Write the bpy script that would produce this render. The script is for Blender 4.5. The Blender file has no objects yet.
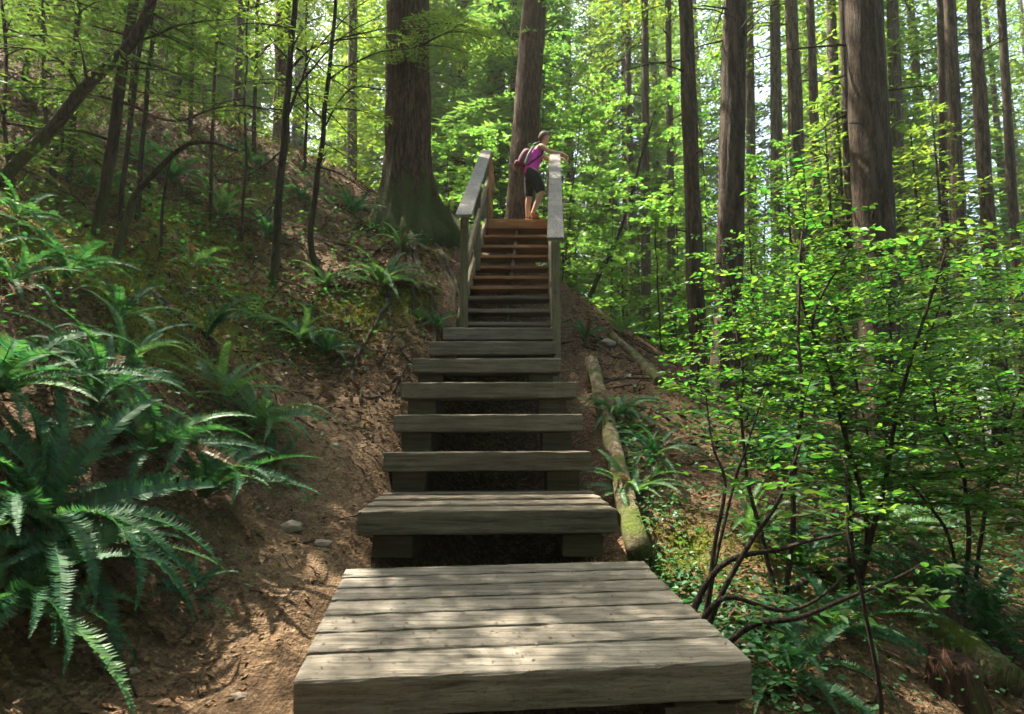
import bpy, math, random
import numpy as np
from mathutils import Vector, Matrix, noise as mnoise

RNG = np.random.default_rng(7)
random.seed(7)
scene = bpy.context.scene
COL = scene.collection
R = math.radians

# ------------------------------------------------------------------ camera
F_PX, CX, CY = 683.0, 512.0, 357.0
PITCH = R(7.6)
CP, SP = math.cos(PITCH), math.sin(PITCH)
cam = bpy.data.cameras.new("camera")
cam.sensor_fit = 'HORIZONTAL'
cam.sensor_width = 36.0
cam.lens = 36.0 * F_PX / 1024.0
cam.clip_start = 0.05
cam.dof.use_dof = True
cam.dof.focus_distance = 4.2
cam.dof.aperture_fstop = 3.5
cam.clip_end = 2000
cam_o = bpy.data.objects.new("camera", cam)
cam_o.rotation_euler = (R(90) + PITCH, 0, 0)
COL.objects.link(cam_o)
scene.camera = cam_o


def ray(u, v):
    x, y = (u - CX) / F_PX, (CY - v) / F_PX
    return np.array([x, CP - y * SP, SP + y * CP])


def at(u, v, Y):                      # point of the place at ground distance Y
    d = ray(u, v)
    return d * (Y / d[1])


def project(p):
    x, y, z = p
    zc = y * CP + z * SP
    yc = -y * SP + z * CP
    return CX + F_PX * x / zc, CY - F_PX * yc / zc


# ------------------------------------------------------------------ terrain
CTRL = [
    (0, -3, -1.3), (-3, -3, -.5), (3, -3, -2.0), (-1.1, 1.0, -1.0), (0, 1.6, -1.05), (.6, 3.0, -1.0),
    (-.85, 3.5, -.72), (0, 3.9, -1.2), (0, 4.6, -1.1), (0, 5.2, -.9), (0, 5.8, -.6), (0, 6.4, -.3), (0, 7.0, .02), (0, 7.6, .38),
    (0, 8.4, 1.1), (0, 9.3, 1.65), (0, 10.5, 2.5), (.1, 12.3, 3.55), (.1, 14, 3.75), (.2, 17, 3.7),
    (-1.0, 4.2, -.52), (-1.05, 5.0, -.16), (-1.1, 5.9, .34), (-1.1, 7.0, .95), (-1.0, 8.0, 1.45), (-.9, 9.2, 2.2), (-1.0, 10.5, 2.9),
    (-1.5, 4.3, -.40), (-1.6, 5.5, .16), (-1.75, 6.5, .62), (-2.6, 8.4, 2.05), (-2.9, 10, 3.15), (-3.1, 13, 5.0),
    (-1.0, 2.4, -.90), (-1.5, 2.6, -.86), (-1.45, 3.3, -.70), (-2.0, 2.8, -.15), (-1.75, 3.7, -.20), (-1.8, 4.6, .18), (-2.7, 2.8, .45),
    (-3.1, 4.0, 1.0), (-2.4, 5.0, .85), (-3.0, 6.2, 1.45), (-4.2, 6.0, 2.1), (-5.0, 8.0, 3.1), (-7, 8, 4.6), (-7, 12, 6.6), (-3.6, 9.5, 3.2),
    (-4.5, 11.5, 5.0), (-6.6, 14, 7.1), (-5.2, 15, 6.8), (-3.8, 15, 6.2), (-4, 20, 5.4), (-8, 20, 6.6), (-5, 27, 5.4), (-15, 25, 9), (-15, 12, 10.5),
    (-2.0, 12.4, 4.0), (-1.2, 12.2, 3.7), (-5, 4, 2.6),
    (.85, 5.0, -.42), (.85, 6.2, .05), (.9, 7.2, .62), (1.2, 9.3, 1.65), (1.0, 11, 2.5), (1.9, 12, 2.1), (2.4, 9, .75), (3.3, 9, .45),
    (2.6, 14, 2.2), (4, 14, 1.3), (1.3, 5.5, -.36), (1.4, 4.4, -.70), (1.4, 3.5, -.98), (.95, 2.6, -1.15), (2.0, 3.3, -1.18), (2.2, 5.2, -.55),
    (3.5, 4, -1.35), (5, 6, -1.0), (6.5, 9, -.3), (10, 14, 0), (14, 20, -.2), (25, 30, -2), (5, 25, 1.6), (0, 30, 3.6), (-8, 40, 5.4),
    (40, 60, -5), (0, 60, 2.5), (-30, 40, 11), (-30, 10, 16), (30, 5, -7), (30, -5, -8), (10, -2, -4), (-12, -3, 5), (0, 110, 2), (60, 110, -8), (-60, 110, 14), (70, 20, -12), (-70, 20, 24),
]
CT = np.array(CTRL, float)


def _phi(r2):
    return 0.5 * r2 * np.log(r2 + 1e-9)


_n = len(CT)
_K = _phi(((CT[:, None, :2] - CT[None, :, :2]) ** 2).sum(-1)) + np.eye(_n) * 0.12
_P = np.c_[np.ones(_n), CT[:, :2]]
_A = np.zeros((_n + 3, _n + 3))
_A[:_n, :_n] = _K
_A[:_n, _n:] = _P
_A[_n:, :_n] = _P.T
_W = np.linalg.solve(_A, np.r_[CT[:, 2], 0, 0, 0])


def hbase(x, y):
    x = np.atleast_1d(np.asarray(x, float))
    y = np.atleast_1d(np.asarray(y, float))
    out = np.empty(len(x))
    for i in range(0, len(x), 20000):
        xs, ys = x[i:i + 20000], y[i:i + 20000]
        r2 = (xs[:, None] - CT[None, :, 0]) ** 2 + (ys[:, None] - CT[None, :, 1]) ** 2
        out[i:i + 20000] = _phi(r2) @ _W[:_n] + _W[_n] + _W[_n + 1] * xs + _W[_n + 2] * ys
    return out


def hn(x, y):                          # roughness of the forest floor
    a = 1.0
    if -0.95 < x < 0.85 and 1.5 < y < 13:
        a = 0.25
    n1 = mnoise.noise(Vector((x * .8, y * .8, 3.1)))
    n2 = mnoise.noise(Vector((x * 2.7, y * 2.7, 7.7)))
    n3 = mnoise.noise(Vector((x * 9, y * 9, 1.7)))
    n4 = mnoise.noise(Vector((x * 25, y * 25, 4.2)))
    rough = .55 + .45 * min(1, max(0, (-x - 1.2) / 1.2)) if x < 0 else .7
    return a * (rough * (.14 * n1 + .085 * n2 + .05 * n3) + .007 * n4)


def h(x, y):
    return float(hbase(x, y)[0]) + hn(x, y)


def hit(u, v, tmax=60):                # where the line of sight meets the ground
    d = ray(u, v)
    t = np.arange(.8, tmax, .04)
    p = d[None] * t[:, None]
    below = p[:, 2] < hbase(p[:, 0], p[:, 1])
    k = int(np.argmax(below)) if below.any() else len(t) - 1
    x, y = p[k, 0], p[k, 1]
    return np.array([x, y, h(x, y)])


def normal(x, y, e=.15):
    dx = (hbase(x + e, y)[0] - hbase(x - e, y)[0]) / (2 * e)
    dy = (hbase(x, y + e)[0] - hbase(x, y - e)[0]) / (2 * e)
    n = np.array([-dx, -dy, 1.0])
    return n / np.linalg.norm(n)


# ------------------------------------------------------------------ mesh building
class MB:
    def __init__(s):
        s.v, s.f, s.m, s.n, s.sm = [], [], [], 0, []

    def add(s, verts, faces, mat=0, smooth=True):
        verts = np.asarray(verts, float).reshape(-1, 3)
        for fs in (faces if isinstance(faces, list) else [faces]):
            fs = np.asarray(fs, int)
            if fs.ndim == 1:
                fs = fs[None]
            s.f.append(fs + s.n)
            s.m.append(np.full(len(fs), mat))
            s.sm.append(np.full(len(fs), smooth))
        s.v.append(verts)
        s.n += len(verts)
        return s

    def mesh(s, name, mats, origin=(0, 0, 0)):
        V = np.concatenate(s.v) - np.asarray(origin, float)
        me = bpy.data.meshes.new(name)
        lt = np.concatenate([np.full(len(f), f.shape[1]) for f in s.f])
        lv = np.concatenate([f.ravel() for f in s.f])
        me.vertices.add(len(V))
        me.vertices.foreach_set("co", V.astype(np.float32).ravel())
        me.loops.add(len(lv))
        me.loops.foreach_set("vertex_index", lv.astype(np.int32))
        me.polygons.add(len(lt))
        me.polygons.foreach_set("loop_start", np.r_[0, np.cumsum(lt)[:-1]].astype(np.int32))
        me.polygons.foreach_set("loop_total", lt.astype(np.int32))
        me.polygons.foreach_set("material_index", np.concatenate(s.m).astype(np.int32))
        me.polygons.foreach_set("use_smooth", np.concatenate(s.sm))
        for m in (mats if isinstance(mats, (list, tuple)) else [mats]):
            me.materials.append(m)
        me.update(calc_edges=True)
        me.validate()
        return me


def link(name, me, parent=None, loc=(0, 0, 0), rot=None, scale=None):
    o = bpy.data.objects.new(name, me)
    COL.objects.link(o)
    o.parent = parent
    o.location = loc
    if rot is not None:
        o.rotation_euler = rot
    if scale is not None:
        o.scale = scale if hasattr(scale, '__len__') else (scale,) * 3
    return o


def part(name, mb, mats, parent, label=None):
    o0 = parent
    org = np.zeros(3)
    while o0 is not None:
        org += np.array(o0.location)
        o0 = o0.parent
    o = link(name, mb.mesh(name, mats, org), parent)
    if label:
        o['label'] = label
    return o


def tag(o, label=None, cat=None, group=None, kind=None):
    for k, val in (('label', label), ('category', cat), ('group', group), ('kind', kind)):
        if val:
            o[k] = val
    return o


def thing(name, loc, label, cat, group=None):
    o = bpy.data.objects.new(name, None)
    o.empty_display_size = .2
    COL.objects.link(o)
    o.location = loc
    return tag(o, label, cat, group)


def single(name, mb, mats, loc, label=None, cat=None, group=None, kind=None):
    o = link(name, mb.mesh(name, mats, loc), None, loc)
    return tag(o, label, cat, group, kind)


def unit(a):
    a = np.asarray(a, float)
    return a / (np.linalg.norm(a, axis=-1, keepdims=True) + 1e-12)


def frames(P):
    P = np.asarray(P, float)
    T = unit(np.gradient(P, axis=0))
    a = np.array([1., 0, 0]) if abs(T[0][0]) < .8 else np.array([0, 1., 0])
    N = np.empty_like(P)
    n = a
    for i in range(len(P)):
        n = n - T[i] * n.dot(T[i])
        n = n / np.linalg.norm(n)
        N[i] = n
    return T, N, np.cross(T, N)


def tube(mb, P, r, sides=6, mat=0, rough=0, cap=True):
    P = np.asarray(P, float)
    k = len(P)
    r = np.broadcast_to(np.asarray(r, float), (k,))
    T, N, B = frames(P)
    a = np.arange(sides) * 2 * math.pi / sides
    ring = np.cos(a)[None, :, None] * N[:, None] + np.sin(a)[None, :, None] * B[:, None]
    rr = r[:, None, None] * (1 + (RNG.uniform(-rough, rough, (k, sides, 1)) if rough else 0))
    V = (P[:, None] + ring * rr).reshape(-1, 3)
    i = np.arange(k - 1)[:, None] * sides
    j = np.arange(sides)[None]
    j2 = (j + 1) % sides
    q = np.stack([i + j, i + j2, i + sides + j2, i + sides + j], -1).reshape(-1, 4)
    fs = [q]
    if cap:
        fs += [np.arange(sides)[::-1], np.arange(sides) + (k - 1) * sides]
    mb.add(V, fs, mat)


def spline(pts, n):                    # Catmull-Rom through the given points
    P = np.asarray(pts, float)
    if len(P) == 2:
        return P[0] + (P[1] - P[0]) * np.linspace(0, 1, n)[:, None]
    Q = np.vstack([2 * P[0] - P[1], P, 2 * P[-1] - P[-2]])
    t = np.linspace(0, len(P) - 1 - 1e-6, n)
    i = t.astype(int)
    f = (t - i)[:, None]
    a, b, c, d = Q[i], Q[i + 1], Q[i + 2], Q[i + 3]
    return .5 * ((2 * b) + (c - a) * f + (2 * a - 5 * b + 4 * c - d) * f ** 2 + (3 * b - a - 3 * c + d) * f ** 3)


def wob(P, amp, freq=1.0, seed=0.0):
    P = np.array(P, float)
    for k in range(len(P)):
        q = Vector(P[k] * freq) + Vector((seed, seed * 1.7, 0))
        P[k] += amp * np.array(mnoise.noise_vector(q))
    return P


def board(mb, A, B, w, t, up=(0, 0, 1), bev=.008, seg=10, jit=.002, mat=0, skew=0):
    """a sawn board from A to B; w across, t thick, with worn arrises"""
    A, B, up = np.asarray(A, float), np.asarray(B, float), np.asarray(up, float)
    d = unit(B - A)
    s = unit(np.cross(d, up))
    n = np.cross(s, d)
    hw, ht = w / 2, t / 2
    b = bev
    prof = [(-hw + b, -ht), (hw - b, -ht), (hw - b * .3, -ht + b * .3), (hw, -ht + b), (hw, ht - b), (hw - b * .3, ht - b * .3), (hw - b, ht), (0, ht),
            (-hw + b, ht), (-hw + b * .3, ht - b * .3), (-hw, ht - b), (-hw, -ht + b), (-hw + b * .3, -ht + b * .3)]
    k = len(prof)
    L = np.linalg.norm(B - A)
    xs = np.r_[0, .012, np.linspace(.03, L - .03, seg), L - .012, L]
    V = []
    for i, x in enumerate(xs):
        sc = .985 if i in (0, len(xs) - 1) else 1
        for (a, c) in prof:
            ja, jc = RNG.normal(0, jit, 2)
            if abs(abs(a) - hw) > b and abs(a) < hw - 1.2 * b:
                ja = 0
            V.append(A + d * x + s * (a * sc + ja) + n * (c * (1 - (1 - sc) * 2) + jc * .8))
    V = np.array(V)
    i = np.arange(len(xs) - 1)[:, None] * k
    j = np.arange(k)[None]
    j2 = (j + 1) % k
    q = np.stack([i + j, i + j2, i + k + j2, i + k + j], -1).reshape(-1, 4)
    mb.add(V, [q, np.arange(k)[::-1], np.arange(k) + (len(xs) - 1) * k], mat, smooth=False)


# leaves: template polygons placed in bulk
DIAMOND = (np.array([[0, 0, 0], [.38, .5, 0], [1, 0, -.05], [.38, -.5, 0]]), [[0, 3, 2, 1]])
OVATE = (np.array([[0, 0, 0], [.22, .36, .05], [.55, .42, .06], [1, 0, -.06], [.55, -.42, .06], [.22, -.36, .05]]),
         [[0, 3, 2, 1], [0, 5, 4, 3]])
PALM = (np.array([[0, 0, 0], [.02, .3, .03], [.22, .34, .02], [.3, .62, .0], [.45, .36, .03], [.78, .38, -.02], [.68, .16, .02], [1, 0, -.08],
                  [.68, -.16, .02], [.78, -.38, -.02], [.45, -.36, .03], [.3, -.62, .0], [.22, -.34, .02], [.02, -.3, .03]]),
        [[0, 4, 3, 2], [0, 2, 1, 0], [0, 7, 6, 4], [6, 5, 4, 6], [0, 10, 8, 7], [0, 12, 11, 10], [0, 13, 12, 0], [8, 10, 9, 8]])


def leaves(mb, pos, dirs, nrm, L, W, shape=OVATE, mat=0):
    pos, dirs, nrm = np.asarray(pos), unit(dirs), np.asarray(nrm)
    side = unit(np.cross(nrm, dirs))
    up = np.cross(dirs, side)
    L = np.broadcast_to(L, (len(pos),))[:, None, None]
    W = np.broadcast_to(W, (len(pos),))[:, None, None]
    T, faces = shape
    V = pos[:, None] + dirs[:, None] * T[None, :, 0:1] * L + side[:, None] * T[None, :, 1:2] * W + up[:, None] * T[None, :, 2:3] * L
    off = (np.arange(len(pos)) * len(T))[:, None, None]
    quads = [f for f in faces if len(set(f)) == 4]
    tris = [list(dict.fromkeys(f)) for f in faces if len(set(f)) == 3]
    fs = []
    if quads:
        fs.append((np.array(quads)[None] + off).reshape(-1, 4))
    if tris:
        fs.append((np.array(tris)[None] + off).reshape(-1, 3))
    mb.add(V.reshape(-1, 3), fs, mat, smooth=False)


# ------------------------------------------------------------------ materials
def mat_new(name):
    m = bpy.data.materials.new(name)
    m.use_nodes = True
    nt = m.node_tree
    nt.nodes.clear()
    return m, nt, nt.nodes, nt.links


class NT:
    def __init__(s, name):
        s.m, s.t, s.N, s.L = mat_new(name)
        s.out = s.N.new('ShaderNodeOutputMaterial')

    def n(s, typ, **kw):
        nd = s.N.new(typ)
        for k, v in kw.items():
            if k.startswith('i_'):
                key = k[2:]
                key = int(key) if key.isdigit() else key.replace('_', ' ')
                s.set(nd.inputs[key], v)
            else:
                setattr(nd, k, v)
        return nd

    def set(s, sock, v):
        if isinstance(v, bpy.types.NodeSocket):
            s.L.new(v, sock)
        else:
            sock.default_value = v

    def coords(s, scale=(1, 1, 1), kind='Object'):
        tc = s.n('ShaderNodeTexCoord')
        mp = s.n('ShaderNodeMapping')
        s.L.new(tc.outputs[kind], mp.inputs['Vector'])
        mp.inputs['Scale'].default_value = scale
        return mp.outputs[0]

    def noise(s, vec, scale, detail=5, rough=.6, dist=0):
        return s.n('ShaderNodeTexNoise', i_Vector=vec, i_Scale=scale, i_Detail=detail, i_Roughness=rough, i_Distortion=dist).outputs[0]

    def ramp(s, fac, stops):
        r = s.n('ShaderNodeValToRGB')
        s.L.new(fac, r.inputs[0])
        el = r.color_ramp.elements
        while len(el) < len(stops):
            el.new(.5)
        for e, (p, c) in zip(el, stops):
            e.position = p
            e.color = (*c, 1) if len(c) == 3 else c
        return r.outputs[0]

    def mix(s, fac, a, b, mode='MIX'):
        x = s.n('ShaderNodeMix', data_type='RGBA', blend_type=mode)
        s.set(x.inputs[0], fac)
        for sock, v in ((x.inputs[6], a), (x.inputs[7], b)):
            s.set(sock, (*v, 1) if isinstance(v, tuple) and len(v) == 3 else v)
        return x.outputs[2]

    def math(s, op, a, b=0.0, clamp=False):
        x = s.n('ShaderNodeMath', operation=op, use_clamp=clamp)
        s.set(x.inputs[0], a)
        s.set(x.inputs[1], b)
        return x.outputs[0]

    def hsv(s, col, hue=.5, sat=1.0, val=1.0):
        x = s.n('ShaderNodeHueSaturation')
        for k, v in (('Color', col), ('Hue', hue), ('Saturation', sat), ('Value', val)):
            s.set(x.inputs[k], v)
        return x.outputs[0]

    def bump(s, height, strength=.5, dist=.02):
        return s.n('ShaderNodeBump', i_Height=height, i_Strength=strength, i_Distance=dist).outputs[0]

    def done(s, col, rough=.85, nrm=None, spec=.3, extra=None):
        p = s.n('ShaderNodeBsdfPrincipled')
        s.set(p.inputs['Base Color'], (*col, 1) if isinstance(col, tuple) and len(col) == 3 else col)
        s.set(p.inputs['Roughness'], rough)
        p.inputs['Specular IOR Level'].default_value = spec
        if nrm is not None:
            s.L.new(nrm, p.inputs['Normal'])
        s.L.new(p.outputs[0], s.out.inputs[0])
        return s.m


def leaf_mat(name, base, trans, tw=.45, hue_j=.035, val_j=.5, gloss=.06, rough=.45, mottled=0):
    s = NT(name)
    geo = s.n('ShaderNodeNewGeometry')
    rnd = geo.outputs['Random Per Island']
    v = s.n('ShaderNodeMapRange', i_Value=rnd, i_3=1 - val_j, i_4=1 + val_j).outputs[0]
    r2 = s.math('FRACT', s.math('MULTIPLY', rnd, 17.31))
    hu = s.n('ShaderNodeMapRange', i_Value=r2, i_3=.5 - hue_j, i_4=.5 + hue_j).outputs[0]
    cb = s.hsv((*base, 1), hu, 1, v)
    ct = s.hsv((*trans, 1), hu, 1, v)
    d = s.n('ShaderNodeBsdfDiffuse', i_Color=cb)
    t = s.n('ShaderNodeBsdfTranslucent', i_Color=ct)
    g = s.n('ShaderNodeBsdfGlossy', i_Roughness=rough)
    g.inputs['Color'].default_value = (.8, .9, .85, 1)
    m1 = s.n('ShaderNodeMixShader', i_0=tw)
    s.L.new(d.outputs[0], m1.inputs[1])
    s.L.new(t.outputs[0], m1.inputs[2])
    m2 = s.n('ShaderNodeMixShader', i_0=gloss)
    s.L.new(m1.outputs[0], m2.inputs[1])
    s.L.new(g.outputs[0], m2.inputs[2])
    s.L.new(m2.outputs[0], s.out.inputs[0])
    return s.m


def bark_mat(name, dark, light, moss=0.0, moss_h=1.5, ridge=9, moss_col=(.05, .075, .012)):
    s = NT(name)
    c = s.coords((ridge, ridge, ridge * .16))
    n1 = s.noise(c, 1.6, 6, .65, .4)
    c2 = s.coords((40, 40, 9))
    n2 = s.noise(c2, 1.5, 4, .6)
    n3 = s.noise(s.coords((1.2, 1.2, .6)), 1, 3)
    f = s.math('ADD', s.math('MULTIPLY', n1, .75), s.math('MULTIPLY', n2, .35))
    col = s.ramp(f, [(.40, tuple(x * .25 for x in dark)), (.52, dark), (.66, light)])
    col = s.mix(s.math('MULTIPLY', n3, .5), col, tuple(x * .7 for x in dark))
    if moss > 0:
        tc = s.n('ShaderNodeTexCoord')
        sx = s.n('ShaderNodeSeparateXYZ', i_Vector=tc.outputs['Object'])
        hgt = s.n('ShaderNodeMapRange', i_Value=sx.outputs[2], i_1=0, i_2=moss_h, i_3=moss, i_4=0).outputs[0]
        nm = s.noise(s.coords((3, 3, 1.2)), 1.5, 5, .65)
        fac = s.ramp(s.math('ADD', nm, s.math('SUBTRACT', hgt, .5)), [(.42, (0, 0, 0)), (.62, (1, 1, 1))])
        mc = s.mix(n2, tuple(x * .5 for x in moss_col), tuple(x * 1.7 for x in moss_col))
        col = s.mix(fac, col, mc)
    nrm = s.bump(f, 1.0, .05)
    return s.done(col, .9, nrm, .2)


def wood_mat(name, dark, light, warm, axis='X', green=0.0):
    s = NT(name)
    sc = {'X': (1.2, 26, 26), 'Y': (26, 1.2, 26), 'Z': (26, 26, 1.2)}[axis]
    oi = s.n('ShaderNodeObjectInfo')
    vec = s.n('ShaderNodeVectorMath', operation='ADD')
    s.L.new(s.coords(sc), vec.inputs[0])
    rv = s.n('ShaderNodeCombineXYZ')
    for k in range(3):
        s.L.new(s.math('MULTIPLY', oi.outputs['Random'], 37.0 + 11 * k), rv.inputs[k])
    s.L.new(rv.outputs[0], vec.inputs[1])
    g = s.noise(vec.outputs[0], 1.3, 7, .7, .5)
    blot = s.noise(s.coords((1, 1, 1)), 3.5, 5, .6)
    fine = s.noise(s.coords((70, 70, 70)), 1, 3)
    crack = s.noise(s.n('ShaderNodeVectorMath', operation='MULTIPLY', i_0=vec.outputs[0], i_1=(.5, 2.2, 2.2)).outputs[0], 1.0, 3, .5, .2)
    crk = s.ramp(crack, [(.485, (0, 0, 0)), (.5, (1, 1, 1)), (.515, (0, 0, 0))])
    stain = s.noise(s.coords((1, 1, 1)), 1.3, 6, .65, .8)
    col = s.ramp(g, [(.34, tuple(x * .7 for x in dark)), (.5, tuple((a + b) / 2 for a, b in zip(dark, light))), (.66, light)])
    col = s.mix(s.ramp(blot, [(.4, (0, 0, 0)), (.7, (.55, .55, .55))]), col, warm)
    col = s.mix(s.ramp(fine, [(.3, (.35, .35, .35)), (.42, (0, 0, 0))]), col, tuple(x * .45 for x in dark))
    col = s.mix(s.math('MULTIPLY', crk, .55), col, tuple(x * .4 for x in dark))
    col = s.mix(s.ramp(stain, [(.46, (0, 0, 0)), (.68, (.6, .6, .6))]), col, tuple(x * .75 for x in dark))
    if green:
        gm = s.noise(s.coords((1, 1, 1)), 1.7, 4)
        col = s.mix(s.ramp(gm, [(.45, (0, 0, 0)), (.7, (green,) * 3)]), col, (.07, .085, .025))
    col = s.hsv(col, .5, 1, s.n('ShaderNodeMapRange', i_Value=oi.outputs['Random'], i_3=.8, i_4=1.15).outputs[0])
    nrm = s.bump(s.math('SUBTRACT', s.math('ADD', g, s.math('MULTIPLY', fine, .25)), s.math('MULTIPLY', crk, .5)), .7, .01)
    return s.done(col, .8, nrm, .25)


def plain(name, col, rough=.7, var=.25, scale=20, spec=.3):
    s = NT(name)
    n = s.noise(s.coords(), scale, 4)
    c = s.mix(n, tuple(x * (1 - var) for x in col), tuple(min(1, x * (1 + var)) for x in col))
    return s.done(c, rough, s.bump(n, .2, .01), spec)


M = {}
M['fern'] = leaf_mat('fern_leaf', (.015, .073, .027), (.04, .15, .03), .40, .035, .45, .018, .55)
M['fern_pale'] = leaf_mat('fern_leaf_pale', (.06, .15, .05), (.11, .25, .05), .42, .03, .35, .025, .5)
M['fern_dead'] = leaf_mat('fern_leaf_dry', (.11, .065, .03), (.10, .055, .018), .3, .02, .5, .02)
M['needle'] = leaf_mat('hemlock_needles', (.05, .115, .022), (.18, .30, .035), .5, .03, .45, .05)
M['needle_shade'] = leaf_mat('hemlock_needles_shaded', (.032, .08, .018), (.085, .16, .024), .45, .03, .45, .03)  # darker, less translucent copy: shade of the left bank put into the colour
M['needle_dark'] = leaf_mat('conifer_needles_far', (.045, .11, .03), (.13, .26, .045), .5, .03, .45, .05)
M['leaf'] = leaf_mat('shrub_leaf', (.042, .135, .022), (.115, .30, .03), .50, .035, .5, .025)
M['leaf_mid'] = leaf_mat('shrub_leaf_light', (.045, .145, .024), (.13, .34, .04), .54, .03, .4, .05)
M['leaf_lime'] = leaf_mat('maple_leaf', (.065, .165, .022), (.15, .33, .045), .54, .025, .4, .05)
M['leaf_cover'] = leaf_mat('ground_plant_leaf', (.035, .12, .045), (.06, .2, .03), .42, .03, .4, .025)
M['moss_tuft'] = leaf_mat('moss_tuft', (.10, .125, .018), (.16, .18, .025), .4, .03, .5, .0)
M['litter'] = leaf_mat('dry_litter', (.13, .078, .042), (.1, .05, .02), .1, .02, .75, .01)
M['bark'] = bark_mat('fir_bark', (.040, .028, .018), (.108, .076, .050), .35, 1.2)
M['bark_pale'] = bark_mat('hemlock_bark', (.056, .039, .026), (.145, .104, .07), .2, 1.0, 12)
M['bark_red'] = bark_mat('cedar_bark', (.044, .025, .015), (.125, .072, .043), .74, 3.0, 14, (.04, .055, .014))
M['root'] = bark_mat('root_bark', (.024, .015, .009), (.065, .040, .024), .45, 9, 14, (.035, .048, .012))
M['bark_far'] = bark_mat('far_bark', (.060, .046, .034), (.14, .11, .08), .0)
M['twig'] = bark_mat('twig_bark', (.030, .023, .017), (.075, .055, .04), .0, 1, 22)
M['twig_moss'] = bark_mat('mossy_twig_bark', (.028, .022, .015), (.066, .048, .030), .6, 2.6, 18, (.045, .06, .014))
M['log_moss'] = bark_mat('mossy_log', (.10, .075, .05), (.30, .24, .16), .56, 9, 8, (.055, .075, .012))
M['rot'] = bark_mat('rotten_wood', (.04, .020, .012), (.10, .052, .032), .4, .6, 10)
M['deck'] = wood_mat('weathered_deck', (.075, .066, .05), (.27, .25, .212), (.185, .163, .13), 'X')
M['tread'] = wood_mat('weathered_tread', (.085, .071, .052), (.24, .205, .155), (.15, .118, .08), 'X')
M['beam'] = wood_mat('dark_beam', (.045, .034, .022), (.12, .095, .065), (.08, .055, .032), 'X', .3)
M['stair'] = wood_mat('stair_plank', (.21, .095, .036), (.42, .215, .09), (.31, .15, .055), 'X')
M['rail'] = wood_mat('handrail_grey', (.13, .125, .115), (.32, .31, .29), (.24, .225, .20), 'Y')
M['post'] = wood_mat('rail_post', (.10, .085, .05), (.25, .21, .13), (.17, .135, .075), 'Z', .5)
M['string'] = wood_mat('stringer_plank', (.15, .12, .08), (.33, .28, .19), (.24, .18, .11), 'Y')
M['stone'] = plain('stone', (.22, .18, .14), .8, .4, 8)


def soil_mat():
    s = NT('forest_floor')
    at_ = s.n('ShaderNodeAttribute', attribute_name='mask')
    sep = s.n('ShaderNodeSeparateColor', i_Color=at_.outputs['Color'])
    c = s.coords()
    n1 = s.noise(c, .9, 6, .65)
    n2 = s.noise(c, 9, 6, .7)
    n3 = s.noise(c, 55, 4, .7)
    vo = s.n('ShaderNodeTexVoronoi', i_Vector=c, i_Scale=42.0, i_Randomness=1.0)
    vo.distance = 'MINKOWSKI'
    vcol = s.n('ShaderNodeSeparateColor', i_Color=vo.outputs['Color'])
    duff = s.ramp(s.math('ADD', s.math('MULTIPLY', n2, .55), s.math('MULTIPLY', n3, .5)),
                  [(.34, (.012, .007, .004)), (.5, (.055, .033, .018)), (.62, (.13, .08, .043)), (.78, (.26, .17, .10))])
    flake = s.ramp(vcol.outputs[0], [(.0, (.022, .012, .006)), (.5, (.075, .045, .024)), (.85, (.22, .145, .085)), (1, (.38, .27, .17))])
    col = s.mix(.45, duff, flake)
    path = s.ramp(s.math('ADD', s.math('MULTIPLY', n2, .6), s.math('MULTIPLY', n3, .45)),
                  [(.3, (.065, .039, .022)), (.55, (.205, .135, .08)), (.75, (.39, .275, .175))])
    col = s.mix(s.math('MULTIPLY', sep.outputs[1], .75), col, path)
    mossf = s.ramp(s.math('ADD', s.math('ADD', s.math('MULTIPLY', n1, .5), s.math('MULTIPLY', n2, .4)), s.math('SUBTRACT', sep.outputs[0], .62)),
                   [(.36, (0, 0, 0)), (.52, (1, 1, 1))])
    moss = s.mix(n3, (.03, .044, .008), (.13, .155, .025))
    col = s.mix(mossf, col, moss)
    hgt = s.math('ADD', s.math('MULTIPLY', n2, .5), s.math('ADD', s.math('MULTIPLY', n3, .35), s.math('MULTIPLY', vo.outputs['Distance'], .12)))
    return s.done(col, .95, s.bump(hgt, .9, .04), .15)


M['soil'] = soil_mat()

# ------------------------------------------------------------------ ground
xs = np.unique(np.r_[-np.geomspace(6, 160, 60), np.linspace(-6, 6.5, 260), np.geomspace(6.5, 160, 60)])
ys = np.unique(np.r_[-np.linspace(1, 12, 12), np.linspace(-.9, 14, 300), np.geomspace(14, 260, 110)])
GX, GY = np.meshgrid(xs, ys)
gz = hbase(GX.ravel(), GY.ravel())
GZ = gz + np.array([hn(a, b) for a, b in zip(GX.ravel(), GY.ravel())])
mb = MB()
nx, ny = len(xs), len(ys)
ii = (np.arange(ny - 1)[:, None] * nx + np.arange(nx - 1)[None]).ravel()
mb.add(np.c_[GX.ravel(), GY.ravel(), GZ], np.c_[ii, ii + 1, ii + nx + 1, ii + nx])
gme = mb.mesh('forest_floor', M['soil'])
ca = gme.color_attributes.new('mask', 'FLOAT_COLOR', 'POINT')


def blobs(spec):
    out = np.zeros(nx * ny)
    for (u, v, r, s) in spec:
        p = hit(u, v)
        out = np.maximum(out, s * np.exp(-((GX.ravel() - p[0]) ** 2 + (GY.ravel() - p[1]) ** 2) / (r * r)))
    return out


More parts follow.
